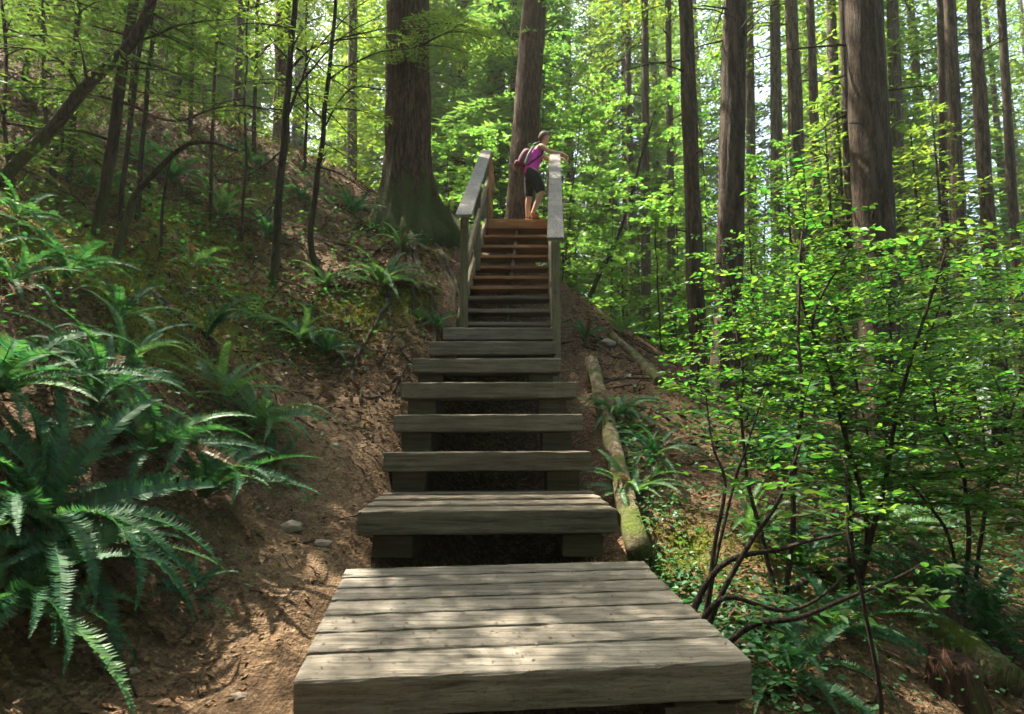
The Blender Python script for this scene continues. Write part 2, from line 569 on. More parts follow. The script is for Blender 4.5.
MOSS = [(140, 210, .9, .9), (210, 240, .9, .8), (280, 330, .6, .7), (60, 270, .7, .8), (370, 320, .5, .8), (430, 300, .4, .7), (340, 310, .5, .6), (200, 280, .7, .9), (90, 230, 1.0, .9), (150, 330, .6, .8), (250, 300, .5, .5), (170, 300, .8, 1), (120, 260, .8, .9), (220, 330, .7, .8), (40, 200, 1.3, .8), (170, 250, .8, .7), (235, 120, 1.5, .7), (260, 195, .8, .6),
        (400, 300, .7, .8), (420, 250, .8, .8), (640, 570, .3, .9), (690, 540, .4, .7), (660, 350, .7, .6), (800, 560, .7, .7), (900, 480, 1.6, .9),
        (1000, 440, 2.5, 1), (980, 560, .9, .6), (330, 350, .5, .6), (600, 310, .6, .7)]
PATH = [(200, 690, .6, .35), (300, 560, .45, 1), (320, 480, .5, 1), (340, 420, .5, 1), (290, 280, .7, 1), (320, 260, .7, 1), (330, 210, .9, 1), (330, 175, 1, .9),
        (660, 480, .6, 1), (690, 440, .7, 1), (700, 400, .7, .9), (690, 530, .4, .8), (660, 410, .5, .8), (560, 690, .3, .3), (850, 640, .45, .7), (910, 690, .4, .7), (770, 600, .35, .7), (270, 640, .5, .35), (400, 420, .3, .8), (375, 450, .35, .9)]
msk = np.zeros((nx * ny, 4), np.float32)
msk[:, 0] = blobs(MOSS)
msk[:, 1] = blobs(PATH)
far = np.clip((np.hypot(GX.ravel() - 2, GY.ravel()) - 15) / 8, 0, .75)
msk[:, 0] = np.maximum(msk[:, 0], far)
msk[:, 3] = 1
ca.data.foreach_set('color', msk.ravel())
ground = link('ground', gme)
tag(ground, 'forest floor of brown needle litter with mossy banks', 'ground', None, 'structure')

# ------------------------------------------------------------------ timber platform in front
WD = unit(np.array([1.5, .12, 0.02]))            # across the walkway


def lerp(a, b, t):
    return np.asarray(a) + (np.asarray(b) - np.asarray(a)) * t


FL, FR = at(295, 682, 2.33), at(750, 661, 2.46)
RL, RR = at(345, 568, 3.68), at(640, 560, 3.80)
plat = thing('timber_platform', (0.03, 2.4, FL[2] - .14), 'low platform of wide weathered planks at the foot of the steps', 'platform')
NP = 7
gap = .021
for i in range(NP):
    a0, a1 = i / NP, (i + 1) / NP
    # widths differ a little
    ed = [0, .175, .325, .47, .61, .745, .875, 1.0]
    a0, a1 = ed[i], ed[i + 1]
    A0, A1 = lerp(FL, RL, a0), lerp(FL, RL, a1)
    B0, B1 = lerp(FR, RR, a0), lerp(FR, RR, a1)
    w = np.linalg.norm(A1 - A0) - gap
    t = .135 if i == 0 else .07
    mid_a, mid_b = (A0 + A1) / 2, (B0 + B1) / 2
    upv = unit(np.cross(mid_b - mid_a, A1 - A0))
    mb = MB()
    ex = RNG.uniform(-.012, .012, 2)
    board(mb, mid_a - upv * t / 2 - WD * ex[0], mid_b - upv * t / 2 + WD * ex[1], w, t, upv, .012, 26, .0013)
    part('plank', mb, M['deck'], plat)
for f in (.12, .88):
    mb = MB()
    a, b = lerp(FL, FR, f), lerp(RL, RR, f)
    board(mb, a + np.array([0, .05, -.225]), b + np.array([0, .0, -.165]), .16, .17, bev=.012)
    part('support_beam', mb, M['beam'], plat)
mb = MB()
board(mb, lerp(FL, FR, .80) + [0, .12, -.21], lerp(FL, FR, .965) + [0, .13, -.21], .18, .12)
part('foot_block', mb, M['beam'], plat)

# ------------------------------------------------------------------ box steps S2..S8
STEPS = [  # uL, uR, v(left), v(right), depth, tread run
    (359, 616, 514, 509, 4.07, 1.15), (384, 590, 453.5, 450, 5.02, .62), (394, 581, 415.5, 413, 5.49, .56), (401, 575, 383, 381, 5.86, .70),
    (413, 560, 359, 357.5, 6.45, .72), (430, 556, 342, 340.5, 7.04, .70), (443, 553, 328, 327, 7.61, .85)]
steps = thing('box_steps', (-.15, 4.1, -.75), 'flight of chunky dark timber steps on blocks with open black gaps', 'steps')
TOPS = []
for k, (ul, ur, vl, vr, Y, run) in enumerate(STEPS):
    a, b = at(ul, vl, Y), at(ur, vr, Y + .05)
    zt = (a[2] + b[2]) / 2
    a[2] = zt - .004
    b[2] = zt + .004
    TOPS.append((a, b))
    wd = unit(b - a)
    bk = np.array([-wd[1], wd[0], .055 if k == 0 else .0])
    bk = unit(bk)
    n_b = 4 if k == 0 else (2 if run > .6 else 2)
    tr = None
    y0 = 0
    for q in range(n_b):
        w = run / n_b - .01
        th = (.14 if q == 0 else .10)
        mb = MB()
        o = bk * (y0 + w / 2)
        y0 += w + .01
        board(mb, a + o - np.array([0, 0, th / 2]) - wd * RNG.uniform(0, .012), b + o - np.array([0, 0, th / 2]) + wd * RNG.uniform(0, .012), w, th, bev=.012, seg=20, jit=.0015)
        if q == 0:
            tr = part('tread', mb, M['tread'], steps)
        else:
            part('tread_board', mb, M['tread'], tr)
    # support blocks under the tread ends
    prev_z = (TOPS[k - 1][0][2] if k else (lerp(FL, RL, .98)[2]) - .0)
    if k == 1:
        prev_z += .06
    hgt = zt - .14 - prev_z + .02
    for (f, wblk) in ((.12 if k else .13, .24), (.875, .24)):
        mb = MB()
        c = lerp(a, b, f) + bk * .22
        z = zt - .14 - hgt / 2
        board(mb, np.array([c[0], c[1] - .16, z]), np.array([c[0] + .01, c[1] - .16 + (run if k else 1.12), z]), wblk, hgt - .004, bev=.012, seg=4, jit=.003)
        part('support_block', mb, M['beam'], steps)

# ------------------------------------------------------------------ open plank staircase with railings
stair = thing('open_staircase', (0, 8.4, 1.4), 'steep open plank staircase with sloping handrails climbing to a landing', 'staircase')
U = [(462, 551, 322, 8.40), (465, 550, 309, 8.72), (468, 549.5, 296, 9.08), (470, 548.5, 286, 9.42), (472.5, 548.5, 276, 9.80), (475, 548, 265.5, 10.22), (478, 548, 255, 10.64),
     (480.5, 547.5, 245, 11.06), (483.5, 547.5, 235, 11.48), (486, 547, 226, 11.88), (488, 547.5, 219, 12.28)]
UP = []
for k, (ul, ur, v, Y) in enumerate(U):
    a, b = at(ul, v, Y), at(ur, v, Y)
    UP.append((a, b))
    mb = MB()
    run = .30 if k < len(U) - 1 else .30
    o = np.array([0, run / 2, -.022])
    board(mb, a + o, b + o, run, .045, bev=.006, seg=8, jit=.0012)
    if k < len(U) - 1:
        part('tread', mb, M['tread'] if k < 3 else M['stair'], stair)
    else:
        pt = part('landing_board', mb, M['stair'], stair)
        for q in range(1, 8):
            mb = MB()
            oo = np.array([0, run / 2 + q * .305, -.022])
            board(mb, a + oo, b + oo + np.array([.12, 0, 0]), .295, .045, bev=.006, seg=8, jit=.0012)
            part('landing_board', mb, M['stair'], stair)
        mb = MB()
        board(mb, a + [0, -.005, -.15], b + [0, -.005, -.15], .04, .2, bev=.006)
        part('fascia', mb, M['stair'], stair)
# stringers: two flights
for (i0, i1) in ((0, 3), (3, 10)):
    for side in (0, 1):
        A = UP[i0][side] + np.array([-.035 if side == 0 else .035, -.12, -.10])
        B = UP[i1][side] + np.array([-.035 if side == 0 else .035, .10, -.06])
        mb = MB()
        board(mb, A, B, .045, .26, bev=.006)
        part('stringer', mb, M['string'], stair)
    A = (UP[i0][0] + UP[i0][1]) / 2 + np.array([0, .17, -.19])
    B = (UP[i1][0] + UP[i1][1]) / 2 + np.array([0, .05, -.22])
    mb = MB()
    board(mb, A, B, .05, .22, bev=.006)
    part('centre_stringer', mb, M['beam'], stair)


def railing(bot, top, posts, side):
    rl = thing('railing', bot, None, None)
    del_keys = [k for k in rl.keys()]
    rl.parent = stair
    rl.location = bot - np.array(stair.location)
    mb = MB()
    board(mb, bot, top, .20, .042, bev=.008, seg=18, jit=.0015)
    # level run over the landing
    part('handrail', mb, M['rail'], rl)
    d = unit(top - bot)
    end = top + np.array([.02, 2.0, 0.0])
    mb = MB()
    board(mb, top + np.array([0, .012, .003]), end, .20, .042, bev=.008, seg=8)
    part('handrail', mb, M['rail'], rl)
    mb = MB()
    s = np.array([side * .0, 0, 0])
    board(mb, bot + d * .05 + np.array([0, 0, -.095]), top + np.array([0, 0, -.095]), .042, .14, bev=.006, seg=10)
    part('rail_joist', mb, M['string'], rl)
    mb = MB()
    board(mb, bot + d * .25 + np.array([-side * .03, 0, -.62]), top + np.array([-side * .03, 0, -.58]), .042, .14, bev=.006, seg=10)
    part('mid_rail', mb, M['string'], rl)
    mb = MB()
    board(mb, top + np.array([-side * .03, .05, -.56]), end + np.array([-side * .03, 0, -.56]), .042, .14, bev=.006, seg=6)
    part('mid_rail', mb, M['string'], rl)
    for (t, dn) in posts:
        p = lerp(bot, top, t) if t <= 1 else lerp(top, end, t - 1)
        mb = MB()
        g = h(p[0], p[1])
        lo = max(min(p[2] - dn, p[2] - .5), g - .1)
        board(mb, [p[0], p[1] + .07, lo], [p[0], p[1] + .07, p[2] - .024], .10, .10, up=(0, 1, 0), bev=.008, seg=10)
        part('post', mb, M['post'], rl)


rb = at(555.5, 239, 7.85)
rt = at(555, 154.5, 12.25)
rb[0] -= .0
railing(rb, rt, [(.0, 1.75), (.45, 1.4), (.97, 1.4), (1.95, 1.5)], 1)
lb = at(463.5, 216, 8.05)
lt = at(486.5, 151, 12.3)
railing(lb, lt, [(.02, 1.6), (.5, 1.5), (.98, 1.5), (1.95, 1.5)], -1)

# ------------------------------------------------------------------ conifers
def trunk_mesh(base, axis, H, r0, r1, mat, sides=24, flare=.5, lobes=5, bark=.012, seed=0.0, dense=9.0, bend=0.0, butt=()):
    zs = np.r_[np.linspace(-.6, .8, 12), np.linspace(.95, dense, int(dense * 5)), np.linspace(dense + .8, H, 8)]
    axis = unit(axis)
    ex = unit(np.cross([0, 1, 0], axis))
    ey = np.cross(axis, ex)
    a = np.arange(sides) * 2 * math.pi / sides
    V = []
    for z in zs:
        r = r0 + (r1 - r0) * max(0, z) / H
        fl = flare * math.exp(-max(z, -.2) / min(.75, .9 * r0 / .25 + .05))
        bx = bend * math.sin(z * .35 + seed)
        for t in a:
            lob = (.55 + .45 * math.cos(lobes * t + seed * 3)) if lobes else 1
            for (ba, bm_, bw) in butt:
                dt = (t - R(ba) + math.pi) % (2 * math.pi) - math.pi
                lob += bm_ * math.exp(-(dt / bw) ** 2) * (math.exp(-max(z, 0) / .55) + .25)
            rr = r * (1 + fl * lob) + bark * 1.7 * mnoise.noise(Vector((math.cos(t) * r0 * 16 + seed, math.sin(t) * r0 * 16, z * 1.1)))
            rr += r0 * .08 * mnoise.noise(Vector((math.cos(t) * 1.5, math.sin(t) * 1.5 + seed, z * .6)))
            V.append(axis * z + ex * (math.cos(t) * rr + bx) + ey * math.sin(t) * rr)
    V = np.array(V) + base
    k = len(zs)
    i = np.arange(k - 1)[:, None] * sides
    j = np.arange(sides)[None]
    q = np.stack([i + j, i + (j + 1) % sides, i + sides + (j + 1) % sides, i + sides + j], -1).reshape(-1, 4)
    mb = MB()
    mb.add(V, [q, np.arange(sides) + (k - 1) * sides])
    return mb


def spray(mb, org, d, L, droop=.25, gap=.11, leaf=.13, lw=.035, limb=True, rng=RNG, fmat=0, bmat=1, sparse=1.0):
    """one flat hemlock bough: limb, alternate twigs, small narrow leaflets"""
    d = unit(d)
    side = unit(np.cross(d, [0, 0, 1.0]))
    n = max(4, int(L / gap))
    t = (np.arange(n) + .5) / n
    t = t[t > .12]
    ax = org + d * (t * L)[:, None] + np.array([0, 0, -1.0]) * (droop * L * t ** 2)[:, None]
    tl = L * (.46 * (1 - t) ** .75 + .06) * rng.uniform(.7, 1.2, len(t))
    pos, dr = [], []
    for s in (-1, 1):
        td = unit(d[None] * .62 + side[None] * s * .8 + np.array([0, 0, -.18])[None] + rng.normal(0, .10, (len(t), 3)))
        for i in range(len(t)):
            if rng.random() > sparse:
                continue
            m = max(2, int(tl[i] / (leaf * .42)))
            q = (np.arange(m) + .6) / m
            base = ax[i] + td[i] * (q * tl[i])[:, None] + np.array([0, 0, -1.0]) * (.18 * tl[i] * q ** 2)[:, None]
            sg = np.where(np.arange(m) % 2 == 0, 1, -1)[:, None]
            lat = unit(np.cross(td[i], [0, 0, 1.0]))
            dd = td[i][None] * .75 + lat[None] * sg * .65 + rng.normal(0, .14, (m, 3))
            pos.append(base)
            dr.append(dd)
    if pos:
        pos, dr = np.concatenate(pos), np.concatenate(dr)
        nr = np.array([0, 0, 1.0]) + rng.normal(0, .28, pos.shape)
        leaves(mb, pos, dr, nr, leaf * rng.uniform(.7, 1.35, len(pos)), lw * rng.uniform(.7, 1.3, len(pos)), DIAMOND, fmat)
    if limb:
        tt = np.linspace(0, .92, 6)
        P = org + d * (tt * L)[:, None] + np.array([0, 0, -1.0]) * (droop * L * tt ** 2)[:, None]
        tube(mb, P, np.linspace(.012 * L + .004, .003, 6), 4, bmat, cap=False)


def crown_mesh(name, H, Lmax, nb, seed, leaf=.2, lw=.06, gap=.2, mats=None, shape=.75, lowdead=.0, sparse=.9):
    rng = np.random.default_rng(seed)
    mb = MB()
    for k in range(nb):
        f = (k + rng.random()) / nb
        z = H * f
        L = Lmax * ((1 - f) ** shape * .95 + .07) * rng.uniform(.55, 1.1)
        if f < .15:
            L *= .55 + 3 * f
        az = k * 2.399 + rng.normal(0, .35)
        el = rng.uniform(-.25, .18) + .35 * f
        d = np.array([math.cos(az) * math.cos(el), math.sin(az) * math.cos(el), math.sin(el)])
        spray(mb, np.array([0, 0, z]), d, L, rng.uniform(.15, .4), gap, leaf, lw, True, rng, sparse=sparse)
    return mb.mesh(name, mats)


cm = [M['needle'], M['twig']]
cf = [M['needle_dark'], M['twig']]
CROWN_UP = [crown_mesh('crown', 17, 3.1, 60, 11 + i, .30, .085, .26, cm) for i in range(3)]
CROWN_FAR = [crown_mesh('crown', 22, 3.0, 150, 31 + i, .34, .11, .20, cf if i % 2 else cm, .55) for i in range(4)]


def conifer(name, ub, vb, ut, vt, Y, r, mat, label, crown=None, cz=10.0, H=26, sides=24, group=None, cs=1.0, flare=.5, lobes=5, bark=.012, crot=0.0, moss=None, r_top=.55, butt=(), stubs=12):
    p1, p2 = at(ub, vb, Y), at(ut, vt, Y)
    ax = unit(p2 - p1)
    x, y = p1[0], p1[1]
    for _ in range(4):
        z = h(x, y)
        s = (z - p1[2]) / ax[2]
        x, y = (p1 + ax * s)[:2]
    base = np.array([x, y, h(x, y)])
    root = thing(name, base, label, 'tree', group)
    tm = trunk_mesh(base, ax, H, r, r * r_top * .5, mat, sides, flare, lobes, bark, ub * .37, butt=butt)
    rs = np.random.default_rng(int(ub * 13 + H))
    for q in range(stubs):             # dead branch stubs
        z = rs.uniform(1.2, 11)
        a = rs.uniform(0, 6.28)
        l = rs.uniform(.15, 1.1)
        d = np.array([math.cos(a), math.sin(a), rs.uniform(-.35, .2)])
        o = base + ax * z + d * r * .5
        P = wob(np.array([o, o + d * (r + l * .35), o + d * (r + l * .7) - [0, 0, .05 * l], o + d * (r + l) - [0, 0, .14 * l]]), .03, 3, q)
        tube(tm, P, np.array([.016, .012, .008, .003]) * rs.uniform(.6, 1.2), 5)
    part('trunk', tm, mat, root)
    if crown is not None:
        c = link('crown', crown, root, ax * cz)
        c.rotation_euler = (0, 0, crot)
        c.scale = (cs, cs, (H - cz) / (17 if crown in CROWN_UP else 22))
    return root, base, ax


def px_r(w, Y):
    return .5 * w * Y / F_PX * 1.02


G_TALL = 'tall conifers standing right of the stairs'
TREES = [
    # name, ub, vb, ut, vt, Y, width px, bark, label, crown idx, crown start, H, group
    ('fir_tree', 700, 392, 685, 0, 8.8, 17, 'bark', 'slim dark straight fir trunk rising from the sunny dirt patch', 0, 11.0, 24),
    ('fir_tree', 729, 300, 735, 0, 10.2, 27, 'bark', 'rugged ridged brown fir trunk just right of the slim dark one', 1, 12.5, 28),
    ('fir_tree', 876, 300, 864, 0, 9.0, 41, 'bark', 'thickest dark rough fir trunk standing behind the leafy shrub', 2, 11.0, 30),
    ('hemlock_tree', 803, 300, 791, 0, 14.5, 16, 'bark_pale', 'grey brown trunk, left one of the close pair beside the thickest trunk', 0, 13.0, 27),
    ('hemlock_tree', 821, 300, 810, 0, 15.5, 11, 'bark_pale', 'slender trunk, right one of the close pair beside the thickest trunk', 1, 14.0, 26),
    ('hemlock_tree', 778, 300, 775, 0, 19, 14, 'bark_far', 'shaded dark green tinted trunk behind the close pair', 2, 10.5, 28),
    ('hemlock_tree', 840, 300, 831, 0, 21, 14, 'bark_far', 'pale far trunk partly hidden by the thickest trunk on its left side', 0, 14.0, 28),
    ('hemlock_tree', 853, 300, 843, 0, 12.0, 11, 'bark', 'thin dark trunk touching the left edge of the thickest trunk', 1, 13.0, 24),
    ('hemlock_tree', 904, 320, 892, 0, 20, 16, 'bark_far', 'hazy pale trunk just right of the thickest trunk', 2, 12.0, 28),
    ('fir_tree', 946, 300, 940, 0, 14, 9, 'bark', 'thinnest of the dark trunks before the bright gap at right', 0, 13.0, 24),
    ('hemlock_tree', 963, 320, 949, 0, 15, 16, 'bark_pale', 'straight grey trunk between the thinnest dark one and the leaning one', 1, 13.5, 27),
    ('hemlock_tree', 995, 320, 973, 0, 13, 15, 'bark_pale', 'grey brown trunk leaning inward near the right edge', 2, 13.0, 26),
    ('fir_tree', 1018, 300, 1001, 0, 16.5, 11, 'bark', 'dark slender trunk closest to the right edge', 0, 12.0, 26),
    ('hemlock_tree', 672, 300, 668, 0, 17, 9, 'bark_far', 'thin hazy trunk left of the slim dark fir', 1, 9.5, 24),
    ('hemlock_tree', 646, 305, 645, 0, 17.5, 10, 'bark_far', 'reddish thin trunk rising behind the leaning mossy stem', 2, 9.5, 25),
    ('hemlock_tree', 632, 290, 627, 0, 22, 9, 'bark_far', 'thin far trunk above the fallen mossy log', 0, 8.5, 26),
    ('hemlock_tree', 753, 300, 750, 80, 20, 12, 'bark_far', 'grey far trunk just right of the rugged fir', 1, 11.0, 27),
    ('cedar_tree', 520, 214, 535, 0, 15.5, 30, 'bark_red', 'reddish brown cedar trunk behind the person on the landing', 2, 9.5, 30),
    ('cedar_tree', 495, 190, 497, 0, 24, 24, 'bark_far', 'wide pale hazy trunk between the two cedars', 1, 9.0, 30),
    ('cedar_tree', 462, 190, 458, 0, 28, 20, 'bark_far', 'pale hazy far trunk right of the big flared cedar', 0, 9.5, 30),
    ('fir_tree', 165, 118, 163, 0, 15.5, 26, 'bark', 'broad dark trunk standing on the crest of the left bank', 1, 12.5, 28),
    ('fir_tree', 106, 70, 108, 0, 15.0, 13, 'bark', 'dark trunk high on the left bank behind the leaning stems', 2, 13.5, 26),
    ('hemlock_tree', 236, 110, 242, 0, 15.0, 8, 'bark', 'slim dark trunk on the crest near the middle of the bank', 0, 8.0, 24),
    ('hemlock_tree', 204, 100, 206, 0, 17.5, 6, 'bark', 'thin trunk on the crest beside the broad dark one', 1, 8.5, 22),
    ('fir_tree', 281, 150, 284, 0, 17, 17, 'bark_red', 'reddish trunk behind the crest in the glow left of the big cedar', 2, 8.5, 28),
    ('hemlock_tree', 352, 150, 353, 0, 19, 11, 'bark_far', 'pale trunk close behind the left side of the big flared cedar', 0, 9.0, 28),
    ('hemlock_tree', 45, 60, 40, 0, 14.0, 12, 'bark', 'dark trunk high in the shaded upper left corner', 1, 6.5, 24),
]
for i, (nm, ub, vb, ut, vt, Y, w, bk, lab, ci, cz, H) in enumerate(TREES):
    conifer(nm, ub, vb, ut, vt, Y, px_r(w, Y) * 1.02, M[bk], lab, CROWN_UP[ci], cz, H, 36 if w > 15 else 14, flare=.5 if w > 20 else .35, bark=.016 if w > 12 else .006, crot=i * 1.3, cs=.5 if nm == 'cedar_tree' else {165: .5, 106: .4, 45: .65, 281: .35, 236: .4}.get(ub, .75))

# the big flared cedar with roots
cedar, cb, cax = conifer('cedar_tree', 408, 225, 408, 0, 12.3, px_r(46, 12.3), M['bark_red'], 'huge old cedar with flared mossy base and spreading roots left of the stairs',
                         CROWN_UP[1], 8.0, 32, 44, flare=.6, lobes=9, bark=.045, cs=1.1, stubs=3, butt=((-8, 2.8, .20), (-38, 1.3, .14), (-62, 1.7, .16), (-88, .9, .12), (-108, 1.5, .15), (-140, 1.7, .18), (172, 2.4, .22), (-165, 1.0, .14), (25, 1.2, .2)), r_top=.9)
cedar_trunk = cedar.children[0]


def ground_path(pts, n=14, lift=.02, seed=0.0):
    P = spline([np.array([x, y, 0]) for x, y in pts], n)
    P[:, :2] += np.array([[mnoise.noise(Vector((seed, i * .35, 0))), mnoise.noise(Vector((i * .35, seed, 5)))] for i in range(n)]) * .05
    for q in P:
        q[2] = h(q[0], q[1]) + lift
    return P


ROOTS = [[(408, 245), (432, 255), (450, 282), (458, 318)], [(420, 235), (446, 262), (462, 300)], [(400, 250), (385, 285), (392, 330), (378, 372)], [(410, 250), (412, 300), (425, 340)],
         [(395, 240), (360, 262), (345, 300), (352, 345)], [(388, 232), (360, 225), (340, 250)], [(415, 255), (430, 300), (436, 340), (420, 380)], [(400, 280), (375, 330), (355, 375), (362, 410)],
         [(392, 225), (352, 205), (325, 225)],]
for k, rt_ in enumerate(ROOTS):
    pts = [hit(u, v)[:2] for u, v in rt_]
    P = ground_path(pts, 22, .03, k * 3.3)
    if k < 7:
        P[:, 2] -= .035
        P[0] = cb + (P[0] - cb) * .2
        P[0][2] = cb[2] + .1
        P[1] = (P[0] + P[2]) / 2
        P[1][2] = max(P[1][2], h(P[1][0], P[1][1]) - .02)
    mb = MB()
    r0 = .075 if k in (0, 1) else (.05 if k < 7 else .028)
    tube(mb, P, np.linspace(r0, r0 * .3, len(P)), 8, rough=.12)
    part('root', mb, M['root'], cedar)

# hanging boughs on the cedars and middle trees (bright in the back light)
def boughs(parent, base, ax, spec, mats, seed, leaf=.11, lw=.03, gap=.085, name='bough'):
    rng = np.random.default_rng(seed)
    for (z, az, L, dr) in spec:
        mb = MB()
        d = np.array([math.cos(R(az)), math.sin(R(az)), .05])
        spray(mb, base + ax * z, d, L, dr, gap, leaf, lw, True, rng)
        for q in range(3):
            t = .25 + .2 * q
            o = base + ax * z + d * L * t + np.array([0, 0, -dr * L * t * t])
            sd = unit(np.cross(d, [0, 0, 1])) * (1 if q % 2 else -1)
            spray(mb, o, d * .7 + sd * .7, L * .55, dr + .1, gap, leaf, lw, True, rng)
        part(name, mb, mats, parent)


boughs(cedar, cb, cax, [(3.6, -50, 2.1, .25), (4.2, -20, 1.7, .3), (4.6, -110, 2.2, .3), (5.2, -70, 2.6, .3), (4.9, -150, 2.6, .25), (6.5, -140, 3.2, .3), (3.3, -85, 1.2, .3)], cm, 5)

# far forest
FARTR = []
far_trunk = [trunk_mesh(np.zeros(3), [0, 0, 1], 30, .26 + .06 * i, .05, None, 10, .3, 0, .0, i * 2.1, 2.0).mesh('trunk', M['bark_far']) for i in range(3)]
rng = np.random.default_rng(99)
cnt = 0
proto = None
placed = []
tries = 0
while cnt < 120 and tries < 4000:
    tries += 1
    Y = 21 + 68 * rng.random() ** 1.2
    X = Y * rng.uniform(-.95, .98)
    if -.30 * Y < X < -0.02 * Y and Y < 24:
        continue
    if any((X - a) ** 2 + (Y - b) ** 2 < 3.2 for a, b in placed):
        continue
    # leave thinner spots where the photo shows sky
    if .27 * Y < X < .45 * Y and rng.random() < .5:
        continue
    if X > .62 * Y and rng.random() < .5:
        continue
    placed.append((X, Y))
    base = np.array([X, Y, h(X, Y)])
    s = rng.uniform(.8, 1.3)
    top = max(12.0, .80 * Y + 3 - base[2] * .8) * rng.uniform(.85, 1.1)
    o = thing('conifer_tree', base, 'distant conifer with thin trunk and drooping green boughs in the bright forest background', 'tree', 'distant conifers in the background forest')
    o.rotation_euler = (0, 0, rng.uniform(0, 6.28))
    link('trunk', far_trunk[cnt % 3], o, (0, 0, 0), None, (s, s, top / 30))
    cz = rng.uniform(.6, 5.0)
    link('crown', CROWN_FAR[cnt % 4], o, (0, 0, cz), None, (s * rng.uniform(.9, 1.2), s * rng.uniform(.9, 1.2), (top - cz) / 22 * .99))
    cnt += 1

# the same forest goes on behind and beside the viewpoint
rngk = np.random.default_rng(17)
for k in range(44):
    for _ in range(50):
        X, Y = rngk.uniform(-26, 26), rngk.uniform(-26, 9)
        if math.hypot(X, Y) > 4.2 and (Y < -2 or abs(X) > 1.2 * Y + 5) and not any((X - a) ** 2 + (Y - b) ** 2 < 5 for a, b in placed):
            break
    placed.append((X, Y))
    o = thing('conifer_tree', (X, Y, h(X, Y)), 'conifer standing behind the viewpoint, outside the picture', 'tree', 'conifers behind the viewpoint')
    s = rngk.uniform(.9, 1.3)
    link('trunk', far_trunk[k % 3], o, (0, 0, 0), None, (s, s, .8))
    link('crown', CROWN_FAR[k % 4], o, (0, 0, rngk.uniform(.8, 3)), (0, 0, rngk.uniform(0, 6)), (1.25, 1.25, .92))

# ------------------------------------------------------------------ understory saplings and shrubs
def leafy_branch(mb, org, d, L, leaf, rng, shape=OVATE, spacing=.6, tw=.3, droop=.12, r=.004, twigs=True):
    d = unit(d)
    side = unit(np.cross(d, [0, 0, 1.0]))
    t = np.linspace(0, 1, 6)
    P = org + d * (t * L)[:, None] + np.array([0, 0, -1.0]) * (droop * L * t ** 2)[:, None]
    tube(mb, P, np.linspace(r, r * .35, 6), 4, 1, cap=False)
    sub = [(org, d, L, droop)]
    if twigs:
        for q in range(max(2, int(L / .14))):
            f = rng.uniform(.2, .95)
            s = 1 if q % 2 else -1
            o = org + d * f * L + np.array([0, 0, -droop * L * f * f])
            dd = unit(d * .7 + side * s * rng.uniform(.5, 1.0) + np.array([0, 0, rng.uniform(-.15, .12)]))
            l2 = L * rng.uniform(.25, .5) * (1.15 - f)
            l2 = max(l2, leaf * 2)
            sub.append((o, dd, l2, droop))
            tube(mb, np.array([o, o + dd * l2 * .5 + [0, 0, -droop * l2 * .25], o + dd * l2 + [0, 0, -droop * l2]]), [r * .5, r * .4, r * .25], 3, 1, cap=False)
    for (o, dd, l, dr) in sub:
        n = max(3, int(l / (leaf * spacing)))
        f = (np.arange(n) + rng.uniform(.3, .8, n)) / n
        f = np.clip(f, .1, 1)
        sd = unit(np.cross(dd, [0, 0, 1.0]))
        pos = o + dd * (f * l)[:, None] + np.array([0, 0, -1.0]) * (dr * l * f ** 2)[:, None]
        sg = np.where(np.arange(n) % 2 == 0, 1, -1)[:, None]
        ld = dd[None] * .55 + sd[None] * sg * .85 + rng.normal(0, .22, (n, 3)) + np.array([0, 0, -.12])
        nr = np.array([0, 0, 1.0]) + rng.normal(0, .42, (n, 3))
        sz = leaf * rng.uniform(.45, 1.35, n)
        leaves(mb, pos, ld, nr, sz, sz * (.62 if shape is OVATE else .95), shape)


def shrub(name, stems, label, mats, seed, leaf=.07, nbr=26, L=(.35, .9), f0=.35, shape=OVATE, cat='shrub', group=None, stem_r=.014, droop=.12, moss=False, ends=True):
    """stems: list of polylines in the place; branches with leaves leave each stem in flat layers"""
    rng = np.random.default_rng(seed)
    root = thing(name, stems[0][0], label, cat, group)
    mb = MB()
    for si, st in enumerate(stems):
        st = np.asarray(st)
        P = wob(spline(st, 22), .035, 2.2, seed + si)
        P[0] = st[0]
        ms = MB()
        tube(ms, P, np.linspace(stem_r * (1 if si == 0 else .8), stem_r * .25, len(P)), 7, rough=.06)
        part('stem', ms, M['twig_moss'] if moss else M['twig'], root)
        nb = nbr if isinstance(nbr, int) else nbr[si]
        for k in range(nb):
            f = f0 + (1 - f0) * (k + rng.random()) / nb
            i = f * (len(P) - 1)
            o = P[min(int(i), len(P) - 2)] + (P[min(int(i) + 1, len(P) - 1)] - P[min(int(i), len(P) - 2)]) * (i % 1)
            az = rng.uniform(0, 2 * math.pi)
            el = rng.uniform(-.05, .45)
            d = [math.cos(az) * math.cos(el), math.sin(az) * math.cos(el), math.sin(el)]
            leafy_branch(mb, o, d, rng.uniform(*L) * (1.15 - .5 * f), leaf, rng, shape, droop=droop)
    part('foliage', mb, [mats, M['twig']], root)
    return root


def line(*pts):                       # pixel + distance triples to a polyline; the first is put on the ground
    out = [at(u, v, Y) for u, v, Y in pts]
    p = out[0].copy()
    p[2] = h(p[0], p[1]) - .03
    out[0] = p
    return out


